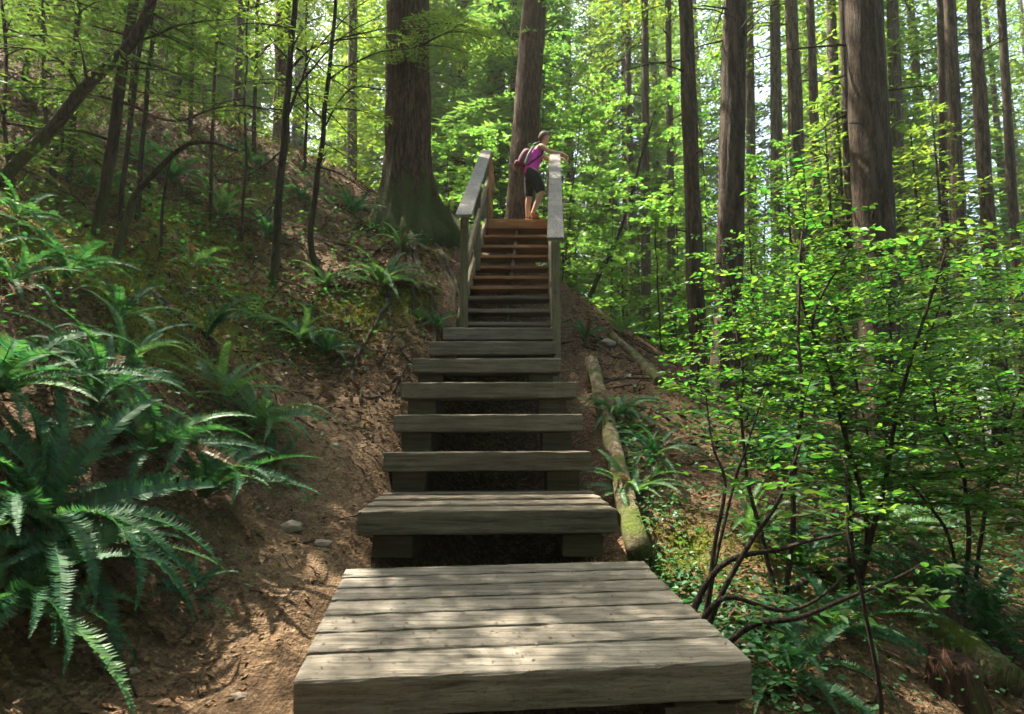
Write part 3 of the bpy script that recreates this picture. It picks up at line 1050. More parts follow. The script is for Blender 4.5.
# right-hand shrubs
shrub('vine_maple', [line((850, 600, 4.3), (848, 480, 4.3), (838, 400, 4.3), (800, 300, 4.3), (803, 240, 4.4)), line((858, 600, 4.3), (862, 500, 4.2), (830, 380, 4.2), (812, 320, 4.1), (850, 250, 4.0)),
                     line((862, 600, 4.3), (880, 500, 4.2), (900, 400, 4.1), (930, 300, 4.1), (950, 250, 4.1))],
      'big leafy shrub with dark forked stems in front of the thickest trunk', M['leaf'], 3, .052, 36, (.5, 1.15), .22, stem_r=.022)
shrub('vine_maple', [line((782, 560, 3.9), (795, 470, 3.9), (803, 400, 3.9), (797, 330, 4.0), (803, 240, 4.1), (806, 190, 4.2)), line((776, 560, 3.9), (745, 450, 4.2), (742, 370, 4.4), (735, 300, 4.6))],
      'tall thin shrub with a single dark stem reaching up before the pair of trunks', M['leaf'], 4, .05, 30, (.4, .85), .3, stem_r=.017)
shrub('vine_maple', [line((960, 560, 4.6), (965, 480, 4.5), (940, 420, 4.3), (930, 380, 4.2)), line((970, 560, 4.6), (990, 480, 4.5), (1010, 420, 4.4), (1030, 380, 4.3)), line((965, 560, 4.6), (930, 500, 4.3), (890, 470, 4.0))],
      'spreading shrub with bluish green leaves low at the right edge', M['leaf'], 5, .055, 34, (.5, 1.1), .2, stem_r=.017)
shrub('vine_maple', [line((880, 400, 7.5), (890, 330, 7.5), (880, 270, 7.6)), line((900, 400, 7.5), (930, 330, 7.4), (960, 270, 7.3)), line((870, 400, 7.5), (840, 320, 7.4), (800, 250, 7.3))],
      'broad bush of fresh green leaves behind the big shrub', M['leaf_mid'], 6, .065, 28, (.6, 1.5), .2, stem_r=.02)
shrub('vine_maple', [line((1000, 420, 8.5), (1005, 360, 8.4), (1000, 310, 8.4)), line((1010, 420, 8.5), (1030, 350, 8.2), (1040, 290, 8.0)), line((990, 420, 8.5), (965, 360, 8.4), (950, 320, 8.2))],
      'sunlit yellow green bush behind the right edge trunks', M['leaf_lime'], 8, .075, 20, (.6, 1.3), .2, stem_r=.02)
shrub('vine_maple', [line((735, 430, 7.2), (740, 350, 7.2), (730, 290, 7.2), (720, 240, 7.2)), line((745, 430, 7.2), (770, 350, 7.2), (780, 280, 7.2)), line((738, 430, 7.2), (760, 370, 7.0), (765, 330, 6.9))],
      'airy sapling clump with flat leaf layers before the rugged fir', M['leaf_mid'], 9, .055, 18, (.35, .8), .3, stem_r=.014)
shrub('vine_maple', [line((690, 575, 3.55), (722, 500, 3.6), (712, 450, 3.7), (706, 395, 3.8)), line((694, 575, 3.55), (728, 510, 3.7), (750, 440, 3.8), (765, 390, 3.9))],
      'bare lower stems with few leaves beside the platform corner', M['leaf'], 10, .065, 5, (.25, .45), .6, stem_r=.013)
shrub('vine_maple', [line((668, 588, 3.4), (720, 570, 3.4), (790, 545, 3.3), (855, 535, 3.2)), line((690, 588, 3.4), (740, 560, 3.3), (780, 500, 3.2), (800, 440, 3.2)), line((672, 600, 3.2), (740, 625, 3.0), (800, 615, 2.9), (870, 590, 2.9), (930, 560, 2.9)),
                     line((672, 602, 3.2), (720, 600, 3.1), (790, 610, 3.1), (850, 570, 3.0))],
      'low arching dark branches sweeping right from the platform side', M['leaf'], 12, .06, [4, 6, 4, 3], (.25, .6), .5, stem_r=.020)
shrub('vine_maple', [line((880, 740, 2.6), (870, 640, 2.5), (855, 540, 2.5), (850, 470, 2.6), (830, 440, 2.7))],
      'nearest thin dark stem rising alone from the lower right slope', M['leaf'], 13, .05, 6, (.2, .45), .5, stem_r=.009)
# lime maples behind the stairs, bright in the sun
LM = [('maple_sapling', (700, 310, 15), (705, 180, 15), (690, 60, 15), 'bright lime maple sapling arching above the slim dark fir'),
      ('maple_sapling', (585, 290, 13.5), (625, 215, 13.5), (660, 90, 13.5), 'leaning mossy maple stem slanting up to the right of the stairs'),
      ('maple_sapling', (560, 260, 15), (575, 170, 15), (590, 60, 15), 'sunlit maple sapling directly behind the right handrail'),
      ('maple_sapling', (545, 215, 16), (543, 120, 16), (545, 20, 16), 'thin maple stem behind the head of the person'),
      ('maple_sapling', (610, 280, 17), (612, 180, 17), (606, 90, 17), 'yellow green maple sapling in the gap between fallen log and thin trunks'),
      ('maple_sapling', (660, 300, 12), (655, 240, 12), (650, 190, 12), 'short bright maple sapling above the small mossy log'),
      ('maple_sapling', (450, 230, 16), (448, 180, 16), (446, 130, 16), 'pale sunlit sapling between the big cedar and the left handrail'),
      ('maple_sapling', (760, 320, 13), (765, 220, 13), (770, 140, 13), 'green sapling crossing in front of the close pair of trunks'),
      ('maple_sapling', (500, 220, 18), (500, 180, 18), (498, 130, 18), 'hazy sapling straight above the staircase landing')]
for k, (nm, a, b, c, lab) in enumerate(LM):
    n = [34, 26, 30, 26, 30, 26, 22, 26, 22][k]
    shrub(nm, [line(a, b, c)], lab, M['leaf_lime'] if k not in (7,) else M['leaf'], 40 + k, .085, int(n * 1.1), (.6, 1.7), .15 if k not in (3,) else .3, PALM, 'sapling', None, .058 if k == 1 else .018, .15, moss=(k == 1))

# far understory bushes, copies of two bushes
rngb = np.random.default_rng(5)
bush_src = []
for k in range(3):
    mb = MB()
    for q in range(26):
        az, el = rngb.uniform(0, 6.28), rngb.uniform(.15, 1.2)
        d = [math.cos(az) * math.cos(el), math.sin(az) * math.cos(el), math.sin(el)]
        o = np.array([0, 0, rngb.uniform(.1, .9)])
        leafy_branch(mb, o, d, rngb.uniform(.5, 1.5), .11, rngb, OVATE, .55, droop=.35)
    bush_src.append(mb.mesh('foliage', [M['leaf'] if k == 0 else M['leaf_lime'], M['twig']]))
for k in range(44):
    Y = 12.5 + 26 * rngb.random()
    X = Y * rngb.uniform(.10, .85) if k < 34 else Y * rngb.uniform(-.16, .1)
    if k >= 34:
        Y += 5
    o = thing('understory_bush', (X, Y, h(X, Y) - .05), 'leafy bush growing among the far trunks in the background', 'bush', 'bushes among the far trunks')
    o.rotation_euler = (0, 0, rngb.uniform(0, 6.28))
    s = rngb.uniform(.8, 1.7)
    link('foliage', bush_src[k % 3], o, scale=s)

YH = [crown_mesh('crown', 5.5, 1.75, 54, 60 + i, .15, .045, .12, [M['needle'] if i else M['needle_dark'], M['twig']], .7) for i in range(3)]
yh_trunk = trunk_mesh(np.zeros(3), [0, 0, 1], 5.7, .05, .01, None, 8, .3, 0, .0, 1.0, 1.0).mesh('trunk', M['bark'])
for k in range(30):
    if k < 24:
        Y = 10.5 + 15 * rngb.random()
        X = Y * rngb.uniform(.22, .85)
    else:
        Y = 17 + 9 * rngb.random()
        X = Y * rngb.uniform(-.14, .2)
    if X < 3.0 and Y < 14:
        X += 3
    o = thing('young_hemlock', (X, Y, h(X, Y)), 'feathery young hemlock growing between the trunks in the middle distance', 'tree', 'young hemlocks between the trunks')
    o.rotation_euler = (0, 0, rngb.uniform(0, 6.28))
    s = rngb.uniform(.55, 1.25)
    link('trunk', yh_trunk, o, scale=s)
    link('crown', YH[k % 3], o, (0, 0, .2 * s), scale=s)

# ------------------------------------------------------------------ dark stems of the left bank
def sapling(name, main, r, label, mat, branches=(), sprays=0, seed=0, L=(.6, 1.3), r1=.4, cat='sapling', f0=.3, group=None, el=(-.1, .25), shade=True, ext=None):
    rng = np.random.default_rng(seed)
    root = thing(name, main[0], label, cat, group)
    P = wob(spline(main, 34), .03, 1.6, seed * 1.3)
    P[0] = main[0]
    n0 = len(P)
    if ext:                            # unseen stem top and boughs, added above the view to shade the foreground
        up = unit(unit(P[-1] - P[-4]) * .35 + np.array([0, 0, 1.0]))
        P = np.vstack([P, wob(P[-1] + up * np.linspace(.15, ext[0], 24)[:, None], .06, .8, seed)])
    mb = MB()
    tube(mb, P, np.linspace(r, r * r1, len(P)), 10, rough=.05)
    part('trunk', mb, mat, root)
    for br in branches:
        q = wob(spline(br, 18), .03, 3, seed + 9)
        mb = MB()
        tube(mb, q, np.linspace(r * .3, .0025, len(q)), 5, rough=.06)
        # side twigs, bare
        for k in range(9):
            i = rng.integers(4, len(q) - 1)
            dd = unit(unit(q[i] - q[i - 1]) * .8 + rng.normal(0, .5, 3))
            l = rng.uniform(.12, .4)
            tube(mb, np.array([q[i], q[i] + dd * l * .5, q[i] + dd * l + [0, 0, -.03]]), [.004, .003, .0015], 3, cap=False)
        part('branch', mb, M['twig'], root)
    if sprays:
        mb = MB()
        for k in range(sprays):
            f = f0 + (1 - f0) * (k + rng.random()) / sprays
            i = f * (n0 - 1)
            o = P[int(i)]
            az = rng.uniform(0, 6.28)
            e = rng.uniform(*el)
            spray(mb, o, [math.cos(az), math.sin(az), e], rng.uniform(*L), rng.uniform(.1, .35), .085, .10, .027, True, rng, sparse=.75)
        if ext:
            for k in range(ext[1]):
                f = (k + rng.random()) / ext[1]
                o = P[n0 + int(f * 23)]
                az = k * 2.4 + rng.normal(0, .4)
                spray(mb, o, [math.cos(az), math.sin(az), rng.uniform(-.1, .2)], ext[2] * (1.1 - .6 * f) * rng.uniform(.7, 1.1), .25, .12, .13, .04, True, rng, sparse=.85)
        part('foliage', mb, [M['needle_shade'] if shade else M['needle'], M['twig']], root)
    return root


def lift(*pts):
    return [at(u, v, Y) for u, v, Y in pts]


sapling('young_tree', line((270, 312, 8.0), (276, 230, 8.0), (285, 130, 8.0), (291, 60, 8.0), (298, -40, 8.0), (302, -140, 8.0)), .058, 'slender dark sapling at the edge of the dirt path, the taller of two',
        M['twig_moss'], [lift((285, 125, 8.0), (300, 85, 7.8), (340, 40, 7.6), (400, 5, 7.4)), lift((288, 70, 8.0), (320, 45, 7.9), (380, 30, 7.7), (430, 28, 7.6)), lift((283, 150, 8.0), (250, 175, 7.8), (215, 180, 7.6)),
                         lift((284, 130, 8), (310, 60, 8), (345, 20, 8), (400, -25, 7.9)), lift((281, 190, 8), (262, 215, 7.8), (235, 222, 7.7)), lift((290, 60, 8), (265, 30, 8), (250, -10, 8))], 16, 21, (.5, 1.2), .45, f0=.45, shade=False)
sapling('young_tree', line((321, 282, 8.6), (311, 232, 8.6), (320, 160, 8.6), (326, 90, 8.6), (334, 10, 8.6), (340, -80, 8.6)), .045, 'thinner crooked sapling beside the dirt path, nearest the big cedar',
        M['twig_moss'], [lift((322, 130, 8.6), (350, 90, 8.4), (395, 88, 8.2), (440, 62, 8.0)), lift((318, 165, 8.6), (350, 180, 8.4), (381, 205, 8.3)), lift((323, 120, 8.6), (300, 95, 8.4), (285, 60, 8.3)), lift((327, 80, 8.6), (370, 55, 8.4), (420, 45, 8.2), (470, 20, 8))], 11, 22, (.5, 1.25), .45, f0=.4, shade=False)
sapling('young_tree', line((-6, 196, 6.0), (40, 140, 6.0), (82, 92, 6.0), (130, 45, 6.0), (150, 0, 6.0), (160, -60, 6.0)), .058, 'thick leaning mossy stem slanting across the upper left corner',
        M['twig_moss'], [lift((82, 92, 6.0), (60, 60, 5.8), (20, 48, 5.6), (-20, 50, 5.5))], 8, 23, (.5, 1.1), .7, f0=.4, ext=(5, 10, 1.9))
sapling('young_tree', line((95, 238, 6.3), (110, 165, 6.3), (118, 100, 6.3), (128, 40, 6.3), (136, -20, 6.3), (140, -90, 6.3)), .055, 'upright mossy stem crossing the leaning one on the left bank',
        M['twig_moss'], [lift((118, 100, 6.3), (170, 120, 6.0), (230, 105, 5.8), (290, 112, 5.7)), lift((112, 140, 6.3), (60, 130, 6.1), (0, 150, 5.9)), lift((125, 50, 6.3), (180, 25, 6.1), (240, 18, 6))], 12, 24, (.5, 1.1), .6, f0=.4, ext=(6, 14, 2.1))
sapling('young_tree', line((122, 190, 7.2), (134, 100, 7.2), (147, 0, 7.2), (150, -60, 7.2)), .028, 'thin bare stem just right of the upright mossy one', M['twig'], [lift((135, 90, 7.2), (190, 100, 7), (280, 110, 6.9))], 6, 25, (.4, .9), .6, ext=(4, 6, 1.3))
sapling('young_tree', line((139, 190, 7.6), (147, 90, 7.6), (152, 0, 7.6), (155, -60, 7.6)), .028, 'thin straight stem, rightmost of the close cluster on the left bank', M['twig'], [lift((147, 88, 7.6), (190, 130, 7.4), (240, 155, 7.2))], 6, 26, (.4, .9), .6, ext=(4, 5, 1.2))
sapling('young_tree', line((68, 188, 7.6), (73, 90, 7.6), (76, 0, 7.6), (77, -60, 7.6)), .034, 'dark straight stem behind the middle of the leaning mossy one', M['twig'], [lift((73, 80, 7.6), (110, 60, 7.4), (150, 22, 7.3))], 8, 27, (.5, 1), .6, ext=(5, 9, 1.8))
sapling('young_tree', line((115, 235, 5.6), (130, 205, 5.6), (147, 180, 5.5), (182, 147, 5.4), (212, 144, 5.3), (238, 152, 5.2)), .036, 'short mossy stem arching over to the right above the moss mound', M['twig_moss'], [], 2, 28, (.2, .4), .25)
sapling('young_tree', line((47, 182, 7.0), (56, 160, 7.0), (63, 148, 7.0), (64, 120, 7.0)), .024, 'crooked broken stub of a stem on the left bank', M['twig'], [], 0, 29)
sapling('young_tree', line((160, 250, 6.6), (165, 190, 6.6), (172, 150, 6.6)), .018, 'short thin dead stick standing above the moss mound', M['twig'], [], 0, 30)
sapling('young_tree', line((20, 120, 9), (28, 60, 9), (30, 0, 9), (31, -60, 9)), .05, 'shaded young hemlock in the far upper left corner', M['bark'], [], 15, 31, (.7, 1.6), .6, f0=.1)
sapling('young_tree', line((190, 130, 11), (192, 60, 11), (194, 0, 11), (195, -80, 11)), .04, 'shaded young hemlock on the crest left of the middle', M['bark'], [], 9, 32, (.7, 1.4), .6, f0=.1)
sapling('young_tree', line((255, 140, 12), (256, 60, 12), (258, 0, 12), (258, -80, 12)), .04, 'young hemlock in the glow behind the taller sapling', M['bark'], [], 9, 33, (.7, 1.8), .6, f0=.1)
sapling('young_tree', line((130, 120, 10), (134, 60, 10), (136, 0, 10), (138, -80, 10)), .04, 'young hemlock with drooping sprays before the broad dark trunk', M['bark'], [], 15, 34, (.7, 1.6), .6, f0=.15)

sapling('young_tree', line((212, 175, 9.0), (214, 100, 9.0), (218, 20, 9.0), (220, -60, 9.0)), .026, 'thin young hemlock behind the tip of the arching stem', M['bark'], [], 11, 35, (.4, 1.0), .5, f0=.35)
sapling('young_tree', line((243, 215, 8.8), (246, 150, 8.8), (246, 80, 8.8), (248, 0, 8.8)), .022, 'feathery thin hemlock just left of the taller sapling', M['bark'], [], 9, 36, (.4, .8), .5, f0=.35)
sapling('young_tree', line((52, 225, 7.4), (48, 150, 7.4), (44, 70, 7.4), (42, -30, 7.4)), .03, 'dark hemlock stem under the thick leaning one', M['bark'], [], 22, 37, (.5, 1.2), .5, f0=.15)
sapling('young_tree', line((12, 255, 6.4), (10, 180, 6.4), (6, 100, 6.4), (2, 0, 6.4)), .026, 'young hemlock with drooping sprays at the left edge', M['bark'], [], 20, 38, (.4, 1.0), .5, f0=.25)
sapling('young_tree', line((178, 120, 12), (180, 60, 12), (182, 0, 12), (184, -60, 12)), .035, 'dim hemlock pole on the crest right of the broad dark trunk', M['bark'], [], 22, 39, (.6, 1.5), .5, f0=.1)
sapling('young_tree', line((305, 165, 12.5), (307, 100, 12.5), (306, 30, 12.5), (308, -50, 12.5)), .035, 'bright feathery hemlock between the two path saplings', M['bark'], [], 16, 40, (.5, 1.3), .5, f0=.2, shade=False)

# ------------------------------------------------------------------ ferns
def frond_mesh(name, L, arch, droop, npin, mat, seed, wide=.085, stipe=.10):
    """one sword fern frond growing along +X, arching up then over"""
    rng = np.random.default_rng(seed)
    t = np.linspace(0, 1, 40)
    ang = arch + (droop - arch) * t ** 1.25        # elevation along the frond
    ds = L / 39
    P = np.zeros((40, 3))
    P[1:, 0] = np.cumsum(np.cos(ang[:-1]) * ds)
    P[1:, 2] = np.cumsum(np.sin(ang[:-1]) * ds)
    P[:, 1] = .05 * L * np.sin(t * 2.2 + seed) * t
    mb = MB()
    tube(mb, P[::3], np.linspace(.0042, .0012, len(P[::3])), 4, cap=False)
    T = unit(np.gradient(P, axis=0))
    pos, dr, nr, ln = [], [], [], []
    for k in range(npin):
        f = stipe + (1 - stipe) * (k + .5) / npin
        i = f * 39
        a = int(min(i, 38))
        p = P[a] + (P[a + 1] - P[a]) * (i - a)
        tt = T[a]
        up = unit(np.cross(tt, [0, 1.0, 0]) * -1)
        g = (f - stipe) / (1 - stipe)
        l = wide * L * min(1, .55 + g * 2.2) * (1 - g ** 2.6) + .006
        for s in (-1, 1):
            d = unit(np.array([0, s, 0]) + tt * (.22 + .35 * g) + up * (-.22 + rng.normal(0, .06)) + rng.normal(0, .05, 3))
            pos.append(p)
            dr.append(d)
            nr.append(up + rng.normal(0, .12, 3))
            ln.append(l * rng.uniform(.8, 1.08) * (1 if rng.random() > .03 else .45))
    ln = np.array(ln)
    T5 = (np.array([[0, .35, 0], [.5, .42, .02], [1, 0, -.14], [.5, -.40, .02], [0, -.5, 0]]), [[0, 4, 3, 1], [1, 3, 2, 1]])
    w = L / npin * 1.02
    leaves(mb, np.array(pos), np.array(dr), np.array(nr), ln, w * np.ones(len(ln)), T5)
    return mb.mesh(name, mat)


FROND = {}
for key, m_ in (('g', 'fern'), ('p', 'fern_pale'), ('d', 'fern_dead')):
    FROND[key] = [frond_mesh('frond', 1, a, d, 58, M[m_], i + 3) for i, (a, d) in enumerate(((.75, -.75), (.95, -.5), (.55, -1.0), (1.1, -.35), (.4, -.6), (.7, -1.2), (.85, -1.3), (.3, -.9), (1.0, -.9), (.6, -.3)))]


def fern(u, v, size, n, label, key='g', up=0.0, az=None, spread=360, Y=None, seed=0, dead=2, sink=.0):
    rng = np.random.default_rng(seed + int(u * 3 + v * 7))
    p = hit(u, v) if Y is None else at(u, v, Y)
    if Y is not None and True:
        p[2] = h(p[0], p[1])
    root = thing('sword_fern', p + np.array([0, 0, -sink]), label, 'fern', 'ferns on the forest floor')
    nn = normal(p[0], p[1])
    tilt = Vector((0, 0, 1)).rotation_difference(Vector(unit(nn * .55 + np.array([0, 0, .45])))).to_matrix()
    n = int(n * 1.75)
    for k in range(n + dead):
        isd = k >= n
        a = (az if az is not None else 0) + (k + rng.uniform(-.35, .35)) * (spread / n) - (spread / 2 if az is not None else 0)
        pit = rng.uniform(-.15, .3) + up
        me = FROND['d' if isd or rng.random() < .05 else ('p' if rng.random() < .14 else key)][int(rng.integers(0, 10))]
        if isd:
            pit = -rng.uniform(.5, .9)
        rot = tilt @ Matrix.Rotation(R(a), 3, 'Z') @ Matrix.Rotation(-pit, 3, 'Y') @ Matrix.Rotation(rng.normal(0, .22), 3, 'X')
        s = size * rng.uniform(.7, 1.12)
        link('frond', me, root, (0, 0, .02), rot.to_euler(), (s, s, s))
    return root


FERNS = [
    (35, 525, .80, 18, 'largest fern with long drooping fronds filling the lower left', 'g', .12, None, 360, None),
    (-15, 400, .78, 16, 'big dark fern cut by the left edge above the largest fern', 'g', .10, None, 360, None),
    (0, 600, .68, 14, 'shaded fern hanging in the lower left corner', 'g', .0, None, 360, None),
    (92, 420, .62, 11, 'upright fern standing between the moss mound and the largest fern', 'g', .4, None, 360, None),
    (205, 505, .62, 13, 'fern with stiff upright fronds at the left of the dirt path', 'g', .25, None, 360, None),
    (150, 470, .65, 12, 'fern tucked behind the largest fern on the bank', 'g', .15, None, 360, None),
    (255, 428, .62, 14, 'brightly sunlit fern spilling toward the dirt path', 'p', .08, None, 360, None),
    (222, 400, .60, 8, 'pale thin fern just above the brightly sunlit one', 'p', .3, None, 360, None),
    (185, 605, .28, 7, 'small low fern alone on the dirt below the bank', 'g', .1, None, 360, None),
    (205, 345, .55, 6, 'tall narrow fern with few upright fronds by the moss mound', 'g', .55, None, 360, None),
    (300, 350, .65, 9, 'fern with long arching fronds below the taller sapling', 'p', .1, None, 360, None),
    (325, 360, .5, 9, 'dim fern low beside the exposed roots', 'g', .1, None, 360, None),
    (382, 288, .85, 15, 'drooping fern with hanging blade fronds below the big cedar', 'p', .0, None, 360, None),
    (352, 218, .75, 12, 'fern growing at the left foot of the big cedar', 'g', .15, None, 360, None),
    (325, 290, .6, 8, 'small pale fern at the foot of the crooked sapling', 'p', .1, None, 360, None),
    (222, 215, .8, 12, 'pale arching fern in the middle of the left slope', 'p', .1, None, 360, None),
    (170, 185, .8, 10, 'shaded fern under the arching mossy stem', 'g', .1, None, 360, None),
    (30, 105, .6, 10, 'pale fern high on the slope near the upper left edge', 'p', .1, None, 360, None),
    (15, 235, .48, 9, 'thin fern on the mossy slope at the left edge', 'g', .1, None, 360, None),
    (65, 290, .6, 8, 'fern with two long arcs above the big dark fern', 'g', .1, None, 360, None),
    (140, 160, .7, 9, 'fern among the cluster of thin stems', 'p', .15, None, 360, None),
    (435, 330, .45, 9, 'little fern beside the upper box steps', 'g', .1, None, 360, None),
    (400, 250, .6, 9, 'fern on the root flare of the big cedar', 'g', .2, None, 360, None),
    (618, 420, .62, 10, 'fern leaning over the mossy log right of the steps', 'g', .1, None, 360, None),
    (632, 500, .55, 12, 'sunny light green fern at the lower end of the mossy log', 'p', .15, None, 360, None),
    (655, 470, .5, 9, 'fern beside the sunny dirt patch, right of the mossy log', 'g', .1, None, 360, None),
    (752, 545, .65, 7, 'pale fern with two upright curled fronds right of the dirt patch', 'p', .5, None, 360, None),
    (800, 575, .65, 10, 'fern with one long bright frond among the dark branches', 'g', .1, None, 360, None),
    (835, 650, .55, 12, 'fern on the lower right slope below the arching branches', 'g', .0, None, 360, None),
    (790, 700, .5, 11, 'fern at the bottom edge right of the platform', 'g', .0, None, 360, None),
    (920, 600, .7, 10, 'fern in the dim hollow under the spreading shrub', 'g', .1, None, 360, None),
    (985, 640, .7, 11, 'fern close to the right edge above the rotten stump', 'g', .05, None, 360, None),
    (880, 540, .7, 10, 'fern half hidden behind the big shrub stems', 'p', .2, None, 360, None),
    (620, 335, .6, 9, 'fern near the top of the small fallen log', 'p', .2, None, 360, None),
    (585, 345, .5, 9, 'fern close to the right stair post', 'g', .2, None, 360, None),
    (770, 470, .7, 11, 'fern in the shade of the airy sapling clump', 'g', .2, None, 360, None),
]
FERNS += [
    (118, 330, .5, 8, 'shaded fern on the lower edge of the moss mound', 'g', .1, None, 360, None),
    (265, 240, .6, 8, 'fern on the slope between the arching stem and the taller sapling', 'g', .1, None, 360, None),
    (190, 270, .55, 8, 'fern with pale arcs on top of the moss mound', 'p', .1, None, 360, None),
    (100, 195, .7, 8, 'dim fern at the foot of the upright mossy stem', 'g', .1, None, 360, None),
    (250, 165, .8, 9, 'fern high on the slope under the crest', 'g', .1, None, 360, None),
    (60, 140, .8, 8, 'dim fern below the thick leaning stem', 'g', .1, None, 360, None),
    (300, 205, .7, 8, 'fern on the upper dirt path edge between both saplings', 'g', .1, None, 360, None),
    (10, 300, .48, 9, 'fern on the left edge just above the big dark fern', 'g', .1, None, 360, None),
    (120, 385, .55, 9, 'fern with arching fronds over the largest fern', 'g', .2, None, 360, None),
    (70, 560, .6, 10, 'low fern with fronds hanging under the largest fern', 'g', -.1, None, 360, None),
    (270, 470, .4, 7, 'little fern at the foot of the brightly sunlit one', 'g', .1, None, 360, None),
]
for k, (u, v, s, n, lab, key, up, az, sp, Y) in enumerate(FERNS):
    fern(u, v, s, n, lab, key, up, az, sp, Y, k)

# ------------------------------------------------------------------ logs, stump, stones
def log(name, pts, r, label, mat, r1=None, lift_=.5, cat='log', sides=14, rough=.09):
    P = [hit(u, v) for u, v in pts]
    P = spline([p + np.array([0, 0, r * lift_]) for p in P], 16)
    mb = MB()
    tube(mb, wob(P, .02, 3, r * 50), np.linspace(r, r1 or r * .8, 16), sides, rough=rough)
    return single(name, mb, mat, P[0] - np.array([0, 0, r]), label, cat)


lg0, lg1 = hit(640, 566), hit(592, 372)
lg0[2] += .05
lg1[2] += .10
lgm = (lg0 + lg1) / 2
sag = max(0, max(h(*(lerp(lg0, lg1, t)[:2])) - lerp(lg0, lg1, t)[2] for t in (.2, .35, .5, .65, .8)))
mb = MB()
tube(mb, wob(np.linspace(lg0, lg1, 18) + np.array([0, 0, max(.02, sag * .75)]), .012, 2, 4), np.linspace(.085, .080, 18), 7, rough=.16)
single('fallen_log', mb, M['log_moss'], lg0, 'straight mossy split log lying along the right side of the steps', 'log')
log('fallen_log', [(662, 390), (640, 365), (612, 338)], .075, 'small mossy log with lit end on the dirt right of the stairs', M['log_moss'], .06)
log('fallen_log', [(640, 332), (610, 312), (575, 290), (555, 280)], .16, 'thick mossy root log beside the right stair post', M['log_moss'], .12)
log('fallen_log', [(1010, 700), (940, 640), (880, 585)], .10, 'dark fallen log lying down the lower right slope', M['log_moss'], .08)
log('fallen_log', [(860, 560), (800, 590), (760, 640)], .035, 'thin rotting branch lying on the right slope', M['twig'], .02)
log('fallen_log', [(215, 350), (180, 320), (150, 290)], .03, 'thin dead branch lying on the moss mound', M['twig'], .02)
log('fallen_log', [(50, 150), (100, 170), (150, 205)], .045, 'thin dark fallen pole across the upper left slope', M['twig'], .03)
# rotten stump
p = hit(955, 705)
mb = MB()
a = np.arange(16) * 2 * math.pi / 16
V = []
for z, rr in ((-.2, .17), (0, .14), (.07, .12), (.13, .11), (.18, .10)):
    for q, t in enumerate(a):
        jag = (.14 * mnoise.noise(Vector((math.cos(t) * 2, math.sin(t) * 2, 5))) if z > .17 else 0)
        r_ = rr * (1 + .25 * mnoise.noise(Vector((math.cos(t) * 2, math.sin(t) * 2, z))))
        V.append([p[0] + r_ * math.cos(t), p[1] + r_ * math.sin(t), p[2] + z + jag])
i = np.arange(4)[:, None] * 16
j = np.arange(16)[None]
q = np.stack([i + j, i + (j + 1) % 16, i + 16 + (j + 1) % 16, i + 16 + j], -1).reshape(-1, 4)
mb.add(np.array(V), [q, np.arange(16) + 64])
single('tree_stump', mb, M['rot'], p, 'small rotten reddish stump near the lower right corner', 'stump')


def stone(u, v, s, label):
    p = hit(u, v)
    mb = MB()
    import bmesh
    bm = bmesh.new()
    bmesh.ops.create_icosphere(bm, subdivisions=3, radius=1)
    V = np.array([v_.co[:] for v_ in bm.verts])
    Fc = np.array([[v_.index for v_ in f.verts] for f in bm.faces])
    bm.free()
    for k in range(len(V)):
        V[k] *= 1 + .5 * mnoise.noise(Vector(V[k] * 1.6) + Vector((u, v, 0)))
    V = V * np.array([s, s * .8, s * .55]) + p + np.array([0, 0, s * .02])
    mb.add(V, Fc)
    single('stone', mb, M['stone'], p, label, 'stone', 'stones on the dirt path')


stone(290, 528, .07, 'mossy grey stone half buried below the sunlit fern')
stone(322, 545, .05, 'pale tan stone lying on the path near the platform')
stone(238, 700, .03, 'small pebble at the bottom edge left of the platform')
stone(132, 678, .022, 'round pebble on the shaded dirt under the largest fern')
stone(608, 345, .10, 'grey stone at the foot of the thick mossy root log')

# ------------------------------------------------------------------ litter, moss, ground plants (uncountable)
def scatter(n, box, seed):
    rng = np.random.default_rng(seed)
    x, y = rng.uniform(box[0], box[1], n), rng.uniform(box[2], box[3], n)
    return x, y, rng


def hfull(x, y):
    return hbase(x, y) + np.array([hn(a, b) for a, b in zip(x, y)])


mb = MB()
x, y, rg = scatter(52000, (-4.5, 4.5, 1.4, 11), 1)
keep = ~((x > -.95 + .03 * (y - 4)) & (x < .78) & (y > 2.2) & (y < 12.5))
x, y = x[keep], y[keep]
pos = np.c_[x, y, hfull(x, y) + rg.uniform(.002, .015, len(x))]
an = rg.uniform(0, 6.28, len(x))
dr = np.c_[np.cos(an), np.sin(an), rg.normal(0, .25, len(x))]
nr = np.array([0, 0, 1.0]) + rg.normal(0, .45, (len(x), 3))
sz = rg.uniform(.014, .052, len(x)) * np.where(rg.random(len(x)) < .06, 1.7, 1)
leaves(mb, pos, dr, nr, sz, sz * rg.uniform(.15, .6, len(x)), DIAMOND)
x, y, rg = scatter(34000, (-9, -1.0, 5.5, 15), 21)
x2, y2, _ = scatter(9000, (1.0, 9, 5, 14), 22)
x, y = np.r_[x, x2], np.r_[y, y2]
pos = np.c_[x, y, hfull(x, y) + rg.uniform(.0, .03, len(x))]
an = rg.uniform(0, 6.28, len(x))
nr = np.array([0, 0, 1.0]) + rg.normal(0, .5, (len(x), 3))
sz = rg.uniform(.03, .11, len(x))
leaves(mb, pos, np.c_[np.cos(an), np.sin(an), rg.normal(0, .35, len(x))], nr, sz, sz * rg.uniform(.12, .5, len(x)), DIAMOND)
single('leaf_litter', mb, M['litter'], (0, 0, 0), 'brown dry leaf flakes and needles scattered over the dirt', 'leaf litter', None, 'stuff')
mb = MB()
rg = np.random.default_rng(77)
pts = []
